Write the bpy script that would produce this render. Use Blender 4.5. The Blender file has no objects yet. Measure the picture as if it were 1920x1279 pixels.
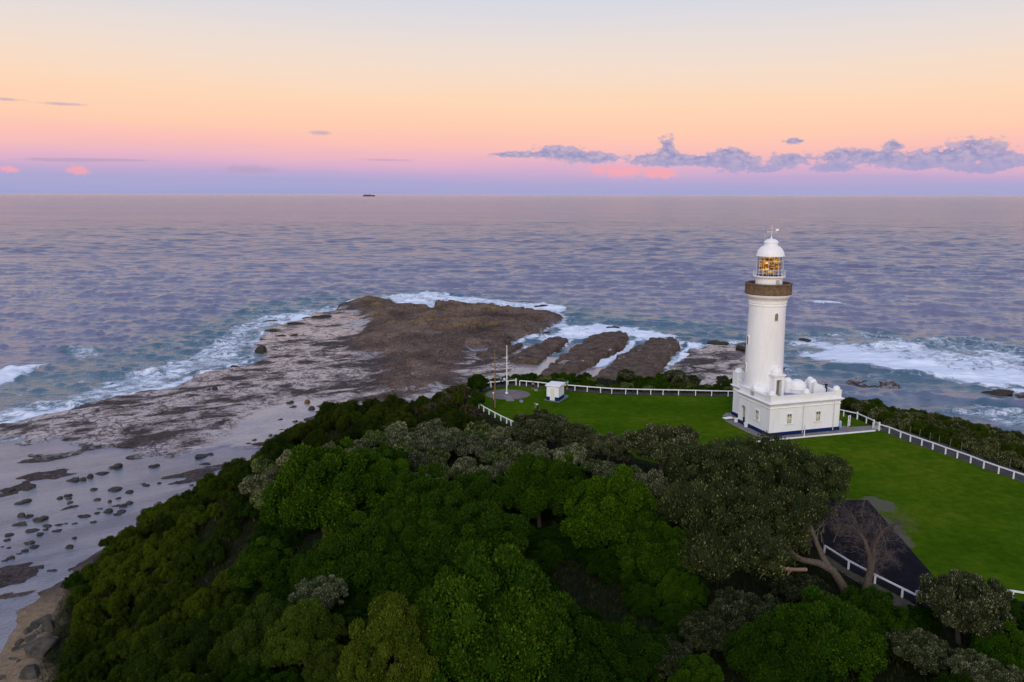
import bpy, bmesh, math, random
import numpy as np
from mathutils import Vector, Matrix

# ------------------------------------------------------------------ camera, sky, sun, exposure
scene = bpy.context.scene
COL = scene.collection
F_PX, CX, CY = 1493.0, 960.0, 639.5
PITCH, ROLL, CAM_H = math.radians(10.42), math.radians(0.12), 56.0
cam_data = bpy.data.cameras.new('camera')
cam_data.sensor_width = 36.0
cam_data.lens = F_PX / 1920.0 * 36.0
cam_data.clip_start = 0.5
cam_data.clip_end = 500000.0
cam = bpy.data.objects.new('camera', cam_data)
COL.objects.link(cam)
cam.matrix_world = (Matrix.Translation((0, 0, CAM_H)) @ Matrix.Rotation(math.pi / 2 - PITCH, 4, 'X')
                    @ Matrix.Rotation(ROLL, 4, 'Z'))
scene.camera = cam
scene.view_settings.view_transform = 'Standard'
scene.view_settings.look = 'None'
scene.view_settings.gamma = 1.0
scene.view_settings.exposure = 0.25
scene.cycles.max_bounces = 6
scene.cycles.diffuse_bounces = 3
scene.cycles.glossy_bounces = 3
scene.cycles.transmission_bounces = 6
scene.cycles.transparent_max_bounces = 8
scene.cycles.caustics_reflective = False
scene.cycles.caustics_refractive = False


def lin(r, g, b):
    f = lambda c: c / 12.92 if c <= 0.04045 else ((c + 0.055) / 1.055) ** 2.4
    return (f(r / 255.0), f(g / 255.0), f(b / 255.0), 1.0)


class NT:
    """small helper round a node tree"""
    def __init__(self, tree):
        self.t = tree
        self.n = tree.nodes
        self.l = tree.links

    def set(self, sock, v):
        if isinstance(v, bpy.types.NodeSocket):
            self.l.new(v, sock)
        elif v is not None:
            if hasattr(sock, 'default_value'):
                dv = sock.default_value
                if hasattr(dv, '__len__') and not isinstance(v, (tuple, list)):
                    v = [v] * len(dv)
                if hasattr(dv, '__len__') and len(dv) == 3 and len(v) == 4:
                    v = v[:3]
                if hasattr(dv, '__len__') and len(dv) == 4 and len(v) == 3:
                    v = tuple(v) + (1.0,)
                sock.default_value = v

    def math(self, op, a, b=None, c=None, clamp=False):
        m = self.n.new('ShaderNodeMath')
        m.operation = op
        m.use_clamp = clamp
        self.set(m.inputs[0], a)
        if b is not None: self.set(m.inputs[1], b)
        if c is not None: self.set(m.inputs[2], c)
        return m.outputs[0]

    def add(self, a, b): return self.math('ADD', a, b)
    def sub(self, a, b): return self.math('SUBTRACT', a, b)
    def mul(self, a, b): return self.math('MULTIPLY', a, b)

    def smooth(self, v, lo, hi):
        m = self.n.new('ShaderNodeMapRange')
        m.interpolation_type = 'SMOOTHSTEP'
        self.set(m.inputs['Value'], v)
        self.set(m.inputs['From Min'], lo)
        self.set(m.inputs['From Max'], hi)
        return m.outputs[0]

    def maprange(self, v, a, b, c, d):
        m = self.n.new('ShaderNodeMapRange')
        m.clamp = True
        self.set(m.inputs['Value'], v)
        for k, x in zip(('From Min', 'From Max', 'To Min', 'To Max'), (a, b, c, d)):
            self.set(m.inputs[k], x)
        return m.outputs[0]

    def mix(self, f, a, b, blend='MIX'):
        m = self.n.new('ShaderNodeMix')
        m.data_type = 'RGBA'
        m.blend_type = blend
        self.set(m.inputs[0], f)
        self.set(m.inputs[6], a)
        self.set(m.inputs[7], b)
        return m.outputs[2]

    def ramp(self, fac, stops, interp='LINEAR'):
        r = self.n.new('ShaderNodeValToRGB')
        r.color_ramp.interpolation = interp
        e = r.color_ramp.elements
        while len(e) < len(stops): e.new(0.5)
        for k, (p, c) in zip(e, stops):
            k.position = p
            k.color = c if len(c) == 4 else (*c, 1.0)
        self.set(r.inputs[0], fac)
        return r.outputs[0]

    def noise(self, vec, scale, detail=3.0, rough=0.5, dist=0.0, dim='3D'):
        n = self.n.new('ShaderNodeTexNoise')
        n.noise_dimensions = dim
        if vec is not None: self.set(n.inputs['Vector'], vec)
        self.set(n.inputs['Scale'], scale)
        self.set(n.inputs['Detail'], detail)
        self.set(n.inputs['Roughness'], rough)
        self.set(n.inputs['Distortion'], dist)
        return n.outputs[0]

    def pos(self):
        return self.n.new('ShaderNodeNewGeometry').outputs['Position']

    def objco(self):
        return self.n.new('ShaderNodeTexCoord').outputs['Object']

    def mapping(self, vec, scale=(1, 1, 1), rot=(0, 0, 0), loc=(0, 0, 0)):
        m = self.n.new('ShaderNodeMapping')
        self.set(m.inputs['Vector'], vec)
        m.inputs['Scale'].default_value = scale
        m.inputs['Rotation'].default_value = rot
        m.inputs['Location'].default_value = loc
        return m.outputs[0]

    def attr(self, name, out='Fac'):
        a = self.n.new('ShaderNodeAttribute')
        a.attribute_name = name
        return a.outputs[out]

    def bump(self, h, strength=0.3, dist=0.1, normal=None):
        b = self.n.new('ShaderNodeBump')
        self.set(b.inputs['Height'], h)
        self.set(b.inputs['Strength'], strength)
        self.set(b.inputs['Distance'], dist)
        if normal is not None: self.set(b.inputs['Normal'], normal)
        return b.outputs[0]

    def xyz(self, v):
        s = self.n.new('ShaderNodeSeparateXYZ')
        self.set(s.inputs[0], v)
        return s.outputs

    def comb(self, x, y, z):
        s = self.n.new('ShaderNodeCombineXYZ')
        for k, v in zip(s.inputs, (x, y, z)): self.set(k, v)
        return s.outputs[0]


def new_mat(name):
    m = bpy.data.materials.new(name)
    m.use_nodes = True
    t = NT(m.node_tree)
    return m, t, m.node_tree.nodes['Principled BSDF']


def simple(name, rgb, rough=0.6, var=0.15, scale=3.0, spec=0.4, metallic=0.0, bump=0.0, emit=None):
    m, t, p = new_mat(name)
    co = t.objco()
    n = t.noise(co, scale, 5.0, 0.6)
    lo = tuple(c * (1 - var) for c in rgb)
    hi = tuple(min(1, c * (1 + var)) for c in rgb)
    t.set(p.inputs['Base Color'], t.ramp(n, [(0.3, lo), (0.7, hi)]))
    p.inputs['Roughness'].default_value = rough
    p.inputs['Specular IOR Level'].default_value = spec
    p.inputs['Metallic'].default_value = metallic
    if bump:
        t.set(p.inputs['Normal'], t.bump(t.noise(co, scale * 4, 4.0), 0.5, bump))
    if emit:
        p.inputs['Emission Color'].default_value = (*emit[0], 1)
        p.inputs['Emission Strength'].default_value = emit[1]
    return m


# ---- world: twilight sky opposite the sunset (belt of Venus), clouds over the horizon
world = bpy.data.worlds.new('World')
scene.world = world
world.use_nodes = True
wt = NT(world.node_tree)
for n in list(wt.n): wt.n.remove(n)
wdir = wt.n.new('ShaderNodeTexCoord').outputs['Generated']
wx, wy, wz = wt.xyz(wdir)
el = wt.mul(wt.math('ARCSINE', wt.math('MAXIMUM', wt.math('MINIMUM', wz, 1.0), -1.0)), 57.29578)
az = wt.mul(wt.math('ARCTAN2', wx, wy), 57.29578)
elp = wt.math('MAXIMUM', el, 0.0)
# soft irregularity of the bands
band_n = wt.noise(wt.comb(wt.mul(az, 0.06), wt.mul(el, 0.55), 3.7), 1.0, 3.0, 0.55)
el_w = wt.add(elp, wt.mul(wt.sub(band_n, 0.5), 1.1))
# the pink band sits lower to the right, the yellow zone is strongest in the middle
el_w = wt.math('MAXIMUM', wt.add(el_w, wt.mul(wt.math('SINE', wt.mul(az, 0.05)), 0.25)), 0.0)
fac = wt.math('SQRT', wt.mul(el_w, 1 / 90.0))
q = lambda e: math.sqrt(e / 90.0)
SKY = [(0.0, lin(160, 163, 208)), (q(0.7), lin(170, 166, 209)), (q(1.3), lin(190, 168, 207)), (q(2.1), lin(222, 176, 202)),
       (q(3.2), lin(248, 190, 184)), (q(4.5), lin(253, 203, 176)), (q(6.2), lin(252, 213, 182)), (q(8.2), lin(244, 219, 200)), (q(10.3), lin(231, 219, 214)),
       (q(12.8), lin(214, 215, 226)), (q(18), lin(188, 199, 228)), (q(32), lin(148, 168, 220)), (1.0, lin(112, 138, 194))]
east = wt.ramp(fac, SKY)
WEST = [(0.0, (1.30, 0.82, 0.56, 1)), (q(6), (1.28, 1.02, 0.82, 1)), (q(16), (1.02, 0.98, 0.96, 1)), (q(40), (0.55, 0.60, 0.74, 1)),
        (1.0, lin(112, 136, 182))]
west = wt.ramp(fac, WEST)
wfac = wt.smooth(wt.mul(wy, -1.0), -0.15, 0.9)
sky = wt.mix(wfac, east, west)

# cumulus bank, right of centre on the horizon: top and base of the bank against azimuth
def curve(val, pts, lo, hi):
    c = wt.n.new('ShaderNodeFloatCurve')
    cu = c.mapping.curves[0]
    cu.points[0].location = ((pts[0][0] - lo) / (hi - lo), pts[0][1])
    cu.points[1].location = ((pts[-1][0] - lo) / (hi - lo), pts[-1][1])
    for a, v in pts[1:-1]: cu.points.new((a - lo) / (hi - lo), v)
    c.mapping.update()
    wt.set(c.inputs['Value'], wt.maprange(val, lo, hi, 0, 1))
    return c.outputs[0]

cn = wt.noise(wt.comb(wt.mul(az, 0.55), wt.mul(el, 1.1), 1.3), 1.0, 6.0, 0.62)
cn2 = wt.noise(wt.comb(wt.mul(az, 1.6), wt.mul(el, 2.4), 7.9), 1.0, 4.0, 0.6)
cn3 = wt.noise(wt.comb(wt.mul(az, 2.6), wt.mul(el, 3.0), 2.2), 1.0, 8.0, 0.7)
wob = wt.add(wt.add(wt.mul(wt.sub(cn, 0.5), 1.2), wt.mul(wt.sub(cn2, 0.5), 1.5)), wt.mul(wt.sub(cn3, 0.5), 1.25))


def blob(a0, e0, sa, se, k=1.0):
    dx = wt.mul(wt.sub(az, a0), 1 / sa)
    dy = wt.mul(wt.sub(el, e0), 1 / se)
    return wt.mul(wt.math('EXPONENT', wt.mul(wt.add(wt.mul(dx, dx), wt.mul(dy, dy)), -1.0)), k)


def pxdir(px, py):
    x, y = (px - CX) / F_PX, -(py - CY) / F_PX
    c, s = math.cos(ROLL), math.sin(ROLL)
    x, y = x * c - y * s, x * s + y * c
    d = Vector((x, math.cos(PITCH) + y * math.sin(PITCH), -math.sin(PITCH) + y * math.cos(PITCH))).normalized()
    return math.degrees(math.atan2(d.x, d.y)), math.degrees(math.asin(d.z))


def blobpx(px, py, wpx, hpx, k=1.0):
    a, e = pxdir(px, py)
    return blob(a, e, wpx / 26.0, hpx / 26.0, k)

CLOUDS = [(1045, 285, 48, 13), (1115, 296, 46, 10), (960, 290, 60, 5), (1225, 300, 46, 11), (1251, 278, 17, 22), (1290, 300, 50, 8),
          (1375, 306, 60, 17), (1372, 288, 24, 10), (1480, 300, 30, 9), (1490, 264, 20, 5), (1570, 292, 42, 13), (1650, 295, 46, 11),
          (1560, 316, 44, 5), (1760, 296, 40, 13), (1830, 282, 44, 20), (1895, 302, 30, 10), (1840, 318, 40, 6), (1675, 272, 14, 7),
          (1712, 312, 30, 6), (1440, 318, 26, 5)]
dens = None
for c in CLOUDS:
    b = blobpx(c[0], c[1], c[2], c[3] * 1.12, 1.2)
    dens = b if dens is None else wt.add(dens, b)
cloud = wt.smooth(wt.add(dens, wt.mul(wob, 1.15)), 0.42, 0.90)
cloud = wt.mul(cloud, wt.smooth(dens, 0.05, 0.3))
wisps = None
for c in [(118, 195, 44, 3.2), (12, 186, 24, 3), (110, 300, 80, 4), (220, 300, 70, 2.5), (600, 249, 26, 5), (470, 318, 60, 10), 
          (730, 300, 60, 3)]:
    b = blobpx(*c, 1.0)
    wisps = b if wisps is None else wt.add(wisps, b)
wisp = wt.mul(wt.smooth(wt.add(wisps, wt.mul(wob, 0.35)), 0.35, 1.0), 0.75)
wisp = wt.mul(wisp, wt.smooth(wisps, 0.05, 0.3))
pinks = None
for c in [(148, 320, 20, 9), (15, 318, 18, 7), (1165, 321, 72, 15), (1245, 325, 24, 10)]:
    b = blobpx(*c, 1.0)
    pinks = b if pinks is None else wt.add(pinks, b)
pink = wt.mul(wt.smooth(wt.add(pinks, wt.mul(wob, 0.8)), 0.3, 1.0), 0.75)
pink = wt.mul(pink, wt.smooth(pinks, 0.05, 0.3))
sky = wt.mix(pink, sky, lin(252, 166, 172))
ccol = wt.mix(wt.smooth(wt.add(cn2, wt.mul(wt.sub(cn3, 0.5), 0.45)), 0.34, 0.66), lin(134, 141, 188), lin(194, 175, 198))
ccol = wt.mix(wt.smooth(el, 3.4, 1.0), ccol, lin(168, 162, 204))
sky = wt.mix(wt.mul(wisp, 0.8), sky, lin(176, 158, 190))
sky = wt.mix(wt.mul(cloud, 0.97), sky, ccol)
# a little real Nishita twilight in the mix, sun low behind the camera
SUN_EL, SUN_ROT = math.radians(4.0), math.radians(192.0)
nish = wt.n.new('ShaderNodeTexSky')
nish.sky_type = 'NISHITA'
nish.sun_disc = False
nish.sun_elevation = SUN_EL
nish.sun_rotation = SUN_ROT
bg = wt.n.new('ShaderNodeBackground')
wt.set(bg.inputs['Color'], sky)
bg.inputs['Strength'].default_value = 0.85
bg2 = wt.n.new('ShaderNodeBackground')
wt.set(bg2.inputs['Color'], nish.outputs[0])
bg2.inputs['Strength'].default_value = 0.003
ash = wt.n.new('ShaderNodeAddShader')
wt.l.new(bg.outputs[0], ash.inputs[0])
wt.l.new(bg2.outputs[0], ash.inputs[1])
wout = wt.n.new('ShaderNodeOutputWorld')
wt.l.new(ash.outputs[0], wout.inputs['Surface'])
world.cycles.sampling_method = 'MANUAL'
world.cycles.sample_map_resolution = 512

# ---- the last glow from the western sky, broad and weak, from behind the camera
sun_data = bpy.data.lights.new('sun', 'SUN')
sun_data.energy = 1.1
sun_data.angle = math.radians(35)
sun_data.color = (1.0, 0.96, 0.93)
sun = bpy.data.objects.new('sun', sun_data)
COL.objects.link(sun)
_saz, _sel = math.radians(192.0), math.radians(32.0)
sd = Vector((math.sin(_saz) * math.cos(_sel), math.cos(_saz) * math.cos(_sel), math.sin(_sel)))
sun.rotation_euler = sd.to_track_quat('Z', 'Y').to_euler()


# ------------------------------------------------------------------ measuring: photograph pixel -> point on a level plane
def ray(px, py):
    x, y = (px - CX) / F_PX, -(py - CY) / F_PX
    c, s = math.cos(ROLL), math.sin(ROLL)
    x, y = x * c - y * s, x * s + y * c
    return np.array([x, math.cos(PITCH) + y * math.sin(PITCH), -math.sin(PITCH) + y * math.cos(PITCH)])


def at(px, py, z=0.0):
    d = ray(px, py)
    return np.array([0, 0, CAM_H]) + d * ((z - CAM_H) / d[2])


def poly(pts, z=0.0):
    return np.array([at(x, y, z)[:2] for x, y in pts])


def sdf(P, X, Y):
    """signed distance to a polygon, positive inside"""
    X, Y = np.asarray(X, float), np.asarray(Y, float)
    shp = X.shape
    X, Y = X.ravel(), Y.ravel()
    d = np.full(X.shape, 1e18)
    ins = np.zeros(X.shape, bool)
    n = len(P)
    for i in range(n):
        ax, ay = P[i]; bx, by = P[(i + 1) % n]
        ex, ey = bx - ax, by - ay
        t = np.clip(((X - ax) * ex + (Y - ay) * ey) / (ex * ex + ey * ey + 1e-12), 0, 1)
        d = np.minimum(d, (X - ax - t * ex) ** 2 + (Y - ay - t * ey) ** 2)
        c = (ay > Y) != (by > Y)
        with np.errstate(divide='ignore', invalid='ignore'):
            xi = ax + (Y - ay) / (by - ay if by != ay else 1e-12) * ex
        ins ^= c & (X < xi)
    d = np.sqrt(d)
    return np.where(ins, d, -d).reshape(shp)


def sstep(lo, hi, v):
    t = np.clip((v - lo) / (hi - lo), 0, 1)
    return t * t * (3 - 2 * t)

_rng = np.random.RandomState(5)
_tab = _rng.rand(256, 256)


def vnoise(x, y):
    x, y = np.asarray(x, float), np.asarray(y, float)
    xi, yi = np.floor(x).astype(int), np.floor(y).astype(int)
    fx, fy = x - xi, y - yi
    fx, fy = fx * fx * (3 - 2 * fx), fy * fy * (3 - 2 * fy)
    g = lambda a, b: _tab[a & 255, b & 255]
    return (g(xi, yi) * (1 - fx) + g(xi + 1, yi) * fx) * (1 - fy) + (g(xi, yi + 1) * (1 - fx) + g(xi + 1, yi + 1) * fx) * fy


def fbm(x, y, s, o=4, seed=0):
    v, a, tot = 0, 1.0, 0
    for k in range(o):
        v = v + a * vnoise(np.asarray(x) / s + 17.3 * k + seed * 31.7, np.asarray(y) / s + 9.1 * k + seed * 11.3)
        tot += a; a *= 0.5; s *= 0.5
    return v / tot


# ------------------------------------------------------------------ object helpers
def tag(o, label=None, cat=None, group=None, kind=None):
    if label: o['label'] = label
    if cat: o['category'] = cat
    if group: o['group'] = group
    if kind: o['kind'] = kind
    return o


def thing(name, label, cat, loc=(0, 0, 0), rz=0.0, group=None):
    o = bpy.data.objects.new(name, None)
    o.empty_display_size = 0.3
    COL.objects.link(o)
    o.location = loc
    o.rotation_euler = (0, 0, rz)
    return tag(o, label, cat, group)


class MB:
    """collects shapes and links them as one mesh object"""
    def __init__(self):
        self.v = []
        self.f = []
        self.sm = []

    def addm(self, verts, faces, smooth=False):
        b = len(self.v)
        self.v += [tuple(map(float, p)) for p in verts]
        self.f += [tuple(b + i for i in f) for f in faces]
        self.sm += [smooth] * len(faces)
        return self

    def box(self, x0, x1, y0, y1, z0, z1, M=None):
        vs = [(x, y, z) for z in (z0, z1) for y in (y0, y1) for x in (x0, x1)]
        if M is not None: vs = [M @ Vector(p) for p in vs]
        return self.addm(vs, [(0, 2, 3, 1), (4, 5, 7, 6), (0, 1, 5, 4), (2, 6, 7, 3), (0, 4, 6, 2), (1, 3, 7, 5)])

    def bar(self, a, b, w, h=None):
        """square bar from a to b, w wide, h high"""
        a, b = Vector(a), Vector(b)
        h = h or w
        d = (b - a).normalized()
        up = Vector((0, 0, 1)) if abs(d.z) < 0.95 else Vector((0, 1, 0))
        s = d.cross(up).normalized() * w / 2
        u = s.cross(d).normalized() * h / 2
        vs = [p + i * s + j * u for p in (a, b) for i, j in ((-1, -1), (1, -1), (1, 1), (-1, 1))]
        return self.addm(vs, [(3, 2, 1, 0), (4, 5, 6, 7), (0, 1, 5, 4), (1, 2, 6, 5), (2, 3, 7, 6), (3, 0, 4, 7)])

    def tube(self, pts, radii, n=8, cap=True, smooth=True):
        pts = [Vector(p) for p in pts]
        rings = []
        prev = None
        for i, p in enumerate(pts):
            d = (pts[min(i + 1, len(pts) - 1)] - pts[max(i - 1, 0)]).normalized()
            if prev is None:
                ref = Vector((0, 0, 1)) if abs(d.z) < 0.9 else Vector((1, 0, 0))
                s = d.cross(ref).normalized()
            else:
                s = (prev - d * prev.dot(d)).normalized()
            prev = s
            u = d.cross(s)
            r = radii[i] if hasattr(radii, '__len__') else radii
            rings.append([p + (s * math.cos(2 * math.pi * k / n) + u * math.sin(2 * math.pi * k / n)) * r for k in range(n)])
        vs = [p for r in rings for p in r]
        fs = [(i * n + k, i * n + (k + 1) % n, (i + 1) * n + (k + 1) % n, (i + 1) * n + k) for i in range(len(pts) - 1) for k in range(n)]
        self.addm(vs, fs, smooth)
        if cap:
            self.addm(rings[0], [tuple(range(n - 1, -1, -1))])
            self.addm(rings[-1], [tuple(range(n))])
        return self

    def lathe(self, prof, n=32, c=(0, 0, 0), smooth=True, a0=0.0, a1=2 * math.pi):
        full = abs(a1 - a0 - 2 * math.pi) < 1e-6
        m = n if full else n + 1
        vs = []
        for r, z in prof:
            for k in range(m):
                a = a0 + (a1 - a0) * k / n
                vs.append((c[0] + r * math.cos(a), c[1] + r * math.sin(a), c[2] + z))
        fs = []
        for i in range(len(prof) - 1):
            for k in range(n):
                k2 = (k + 1) % m
                fs.append((i * m + k, i * m + k2, (i + 1) * m + k2, (i + 1) * m + k))
        return self.addm(vs, fs, smooth)

    def prism(self, outline, d0, d1, fn):
        """outline (a,b) extruded from d0 to d1; fn(a,b,d)->xyz"""
        n = len(outline)
        vs = [fn(a, b, d0) for a, b in outline] + [fn(a, b, d1) for a, b in outline]
        fs = [tuple(range(n - 1, -1, -1)), tuple(range(n, 2 * n))]
        fs += [(i, (i + 1) % n, n + (i + 1) % n, n + i) for i in range(n)]
        return self.addm(vs, fs)

    def loft(self, path, prof, closed_prof=True):
        """profile (out, z) swept round a closed plan path (counter-clockwise), mitred"""
        n = len(path)
        rings = []
        for i in range(n):
            p0, p1, p2 = Vector(path[i - 1]), Vector(path[i]), Vector(path[(i + 1) % n])
            d1, d2 = (p1 - p0).normalized(), (p2 - p1).normalized()
            n1, n2 = Vector((d1.y, -d1.x)), Vector((d2.y, -d2.x))
            b = (n1 + n2) / max(0.2, 1 + n1.dot(n2))
            rings.append([(p1.x + b.x * o, p1.y + b.y * o, z) for o, z in prof])
        m = len(prof)
        vs = [v for r in rings for v in r]
        fs = []
        for i in range(n):
            j = (i + 1) % n
            for k in range(m if closed_prof else m - 1):
                k2 = (k + 1) % m
                fs.append((i * m + k, j * m + k, j * m + k2, i * m + k2))
        return self.addm(vs, fs)

    def mesh(self, name, mat, angle=35):
        me = bpy.data.meshes.new(name)
        me.from_pydata(self.v, [], self.f)
        me.polygons.foreach_set('use_smooth', [True] * len(self.f) if all(self.sm) else self.sm)
        if mat: me.materials.append(mat)
        bm = bmesh.new()
        bm.from_mesh(me)
        bmesh.ops.remove_doubles(bm, verts=bm.verts, dist=1e-5)
        bmesh.ops.recalc_face_normals(bm, faces=bm.faces)
        bm.to_mesh(me)
        bm.free()
        if any(self.sm): me.set_sharp_from_angle(angle=math.radians(angle))
        return me

    def build(self, name, mat, parent=None, angle=35):
        o = bpy.data.objects.new(name, self.mesh(name, mat, angle))
        COL.objects.link(o)
        if parent: o.parent = parent
        return o


def np_mesh(name, V, Fq, mat, smooth=True, attrs=None):
    me = bpy.data.meshes.new(name)
    nv, nf, k = len(V), len(Fq), Fq.shape[1]
    me.vertices.add(nv)
    me.vertices.foreach_set('co', np.ascontiguousarray(V, np.float32).ravel())
    me.loops.add(nf * k)
    me.loops.foreach_set('vertex_index', np.ascontiguousarray(Fq, np.int32).ravel())
    me.polygons.add(nf)
    me.polygons.foreach_set('loop_start', np.arange(0, nf * k, k, dtype=np.int32))
    try: me.polygons.foreach_set('loop_total', np.full(nf, k, np.int32))
    except Exception: pass
    me.polygons.foreach_set('use_smooth', np.full(nf, smooth))
    if attrs:
        for a, arr in attrs.items():
            at_ = me.attributes.new(a, 'FLOAT', 'POINT')
            at_.data.foreach_set('value', np.ascontiguousarray(arr, np.float32).ravel())
    me.update(calc_edges=True)
    if mat: me.materials.append(mat)
    return me


def grid_faces(nr, nc):
    i = np.arange(nr - 1)[:, None] * nc + np.arange(nc - 1)[None, :]
    return np.stack([i, i + 1, i + nc + 1, i + nc], -1).reshape(-1, 4)


def sheet(name, P, z, mat, kind='structure'):
    """a level polygon sheet"""
    me = bpy.data.meshes.new(name)
    me.from_pydata([(x, y, z) for x, y in P], [], [tuple(range(len(P)))])
    me.materials.append(mat)
    bm = bmesh.new(); bm.from_mesh(me)
    bmesh.ops.triangulate(bm, faces=bm.faces)
    bmesh.ops.recalc_face_normals(bm, faces=bm.faces)
    for f in bm.faces:
        if f.normal.z < 0: f.normal_flip()
    bm.to_mesh(me); bm.free()
    o = bpy.data.objects.new(name, me)
    COL.objects.link(o)
    return tag(o, kind=kind)

GZ = 22.0   # level of the headland lawn above the sea

# ------------------------------------------------------------------ the ground: headland, cliff, rock platform, lagoon bed
COAST = np.array([(-82, 0), (-64, 40), (-53, 64), (-53.5, 80), (-58, 91), (-62, 100), (-63.5, 113), (-61, 131), (-53, 152), (-37, 167), (-13, 171),
                  (10, 166), (35, 163), (55, 152), (76, 132), (90, 108), (97, 84), (104, 50), (112, -45), (-95, -45)], float)
REEF = poly([(-80, 812), (0, 791), (31, 788), (90, 776), (180, 757), (225, 741), (304, 731), (339, 723), (366, 703), (433, 692), (478, 678), (481, 665),
             (484, 643), (503, 618), (540, 605), (575, 596), (588, 588), (625, 585), (637, 577), (662, 571), (700, 567), (720, 572), (775, 583),
             (812, 587), (837, 580), (869, 580), (897, 588), (925, 586), (987, 585), (1047, 593), (1052, 602), (1022, 617), (1007, 627), (975, 635),
             (955, 645), (985, 655), (1020, 668), (1060, 672), (1085, 690), (1120, 690), (1235, 700), (1258, 690), (1290, 660), (1330, 650), (1400, 643),
             (1440, 655), (1470, 700), (1520, 760), (1400, 900), (900, 900), (600, 830), (480, 838), (330, 850), (150, 832), (40, 818), (-80, 840)])
LAGOON = np.concatenate([poly([(-200, 845), (-80, 835), (40, 818), (150, 830), (330, 848), (480, 835), (600, 825), (900, 860), (900, 1000)]),
                         np.array([(-45, 60), (-130, 40), (-160, 90)], float)])
DRY = poly([(655, 571), (700, 563), (760, 578), (850, 574), (990, 580), (1060, 594), (1030, 620), (990, 646), (930, 652), (887, 659), (868, 702), (806, 743),
            (740, 775), (690, 765), (675, 742), (712, 702), (700, 690), (737, 682), (681, 668), (630, 640), (690, 615), (672, 590)])
WETSM = poly([(380, 830), (430, 790), (480, 762), (560, 748), (640, 757), (740, 757), (840, 738), (800, 775), (600, 810), (480, 860), (330, 860)])
WETN = poly([(520, 610), (600, 596), (640, 590), (700, 600), (690, 622), (640, 634), (560, 640), (500, 640)])
MIDR = poly([(1250, 706), (1295, 660), (1400, 640), (1470, 690), (1460, 740), (1260, 740)])
CHAN = poly([(960, 688), (1000, 668), (1075, 640), (1210, 632), (1290, 640), (1262, 700), (1240, 712), (985, 712)])
RLEDGE = poly([(1588, 711), (1640, 709), (1692, 726), (1716, 736), (1700, 745), (1655, 737), (1600, 724)])
RLEDGE2 = poly([(1880, 733), (1960, 738), (1960, 752), (1900, 744)])
LAWN = poly([(880, 752), (903, 738), (922, 728), (968, 722.5), (1003, 727), (1080, 734), (1150, 739.5), (1245, 741.5), (1330, 743), (1400, 743),
             (1560, 766), (1600, 782), (1652, 806), (1700, 826), (1800, 861), (1925, 906), (2150, 985), (2120, 1150), (1925, 1128), (1770, 1112),
             (1700, 1130), (1545, 1040), (1420, 935), (1280, 880), (1150, 850), (1040, 820), (985, 804), (950, 792), (905, 768)], GZ)


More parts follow.
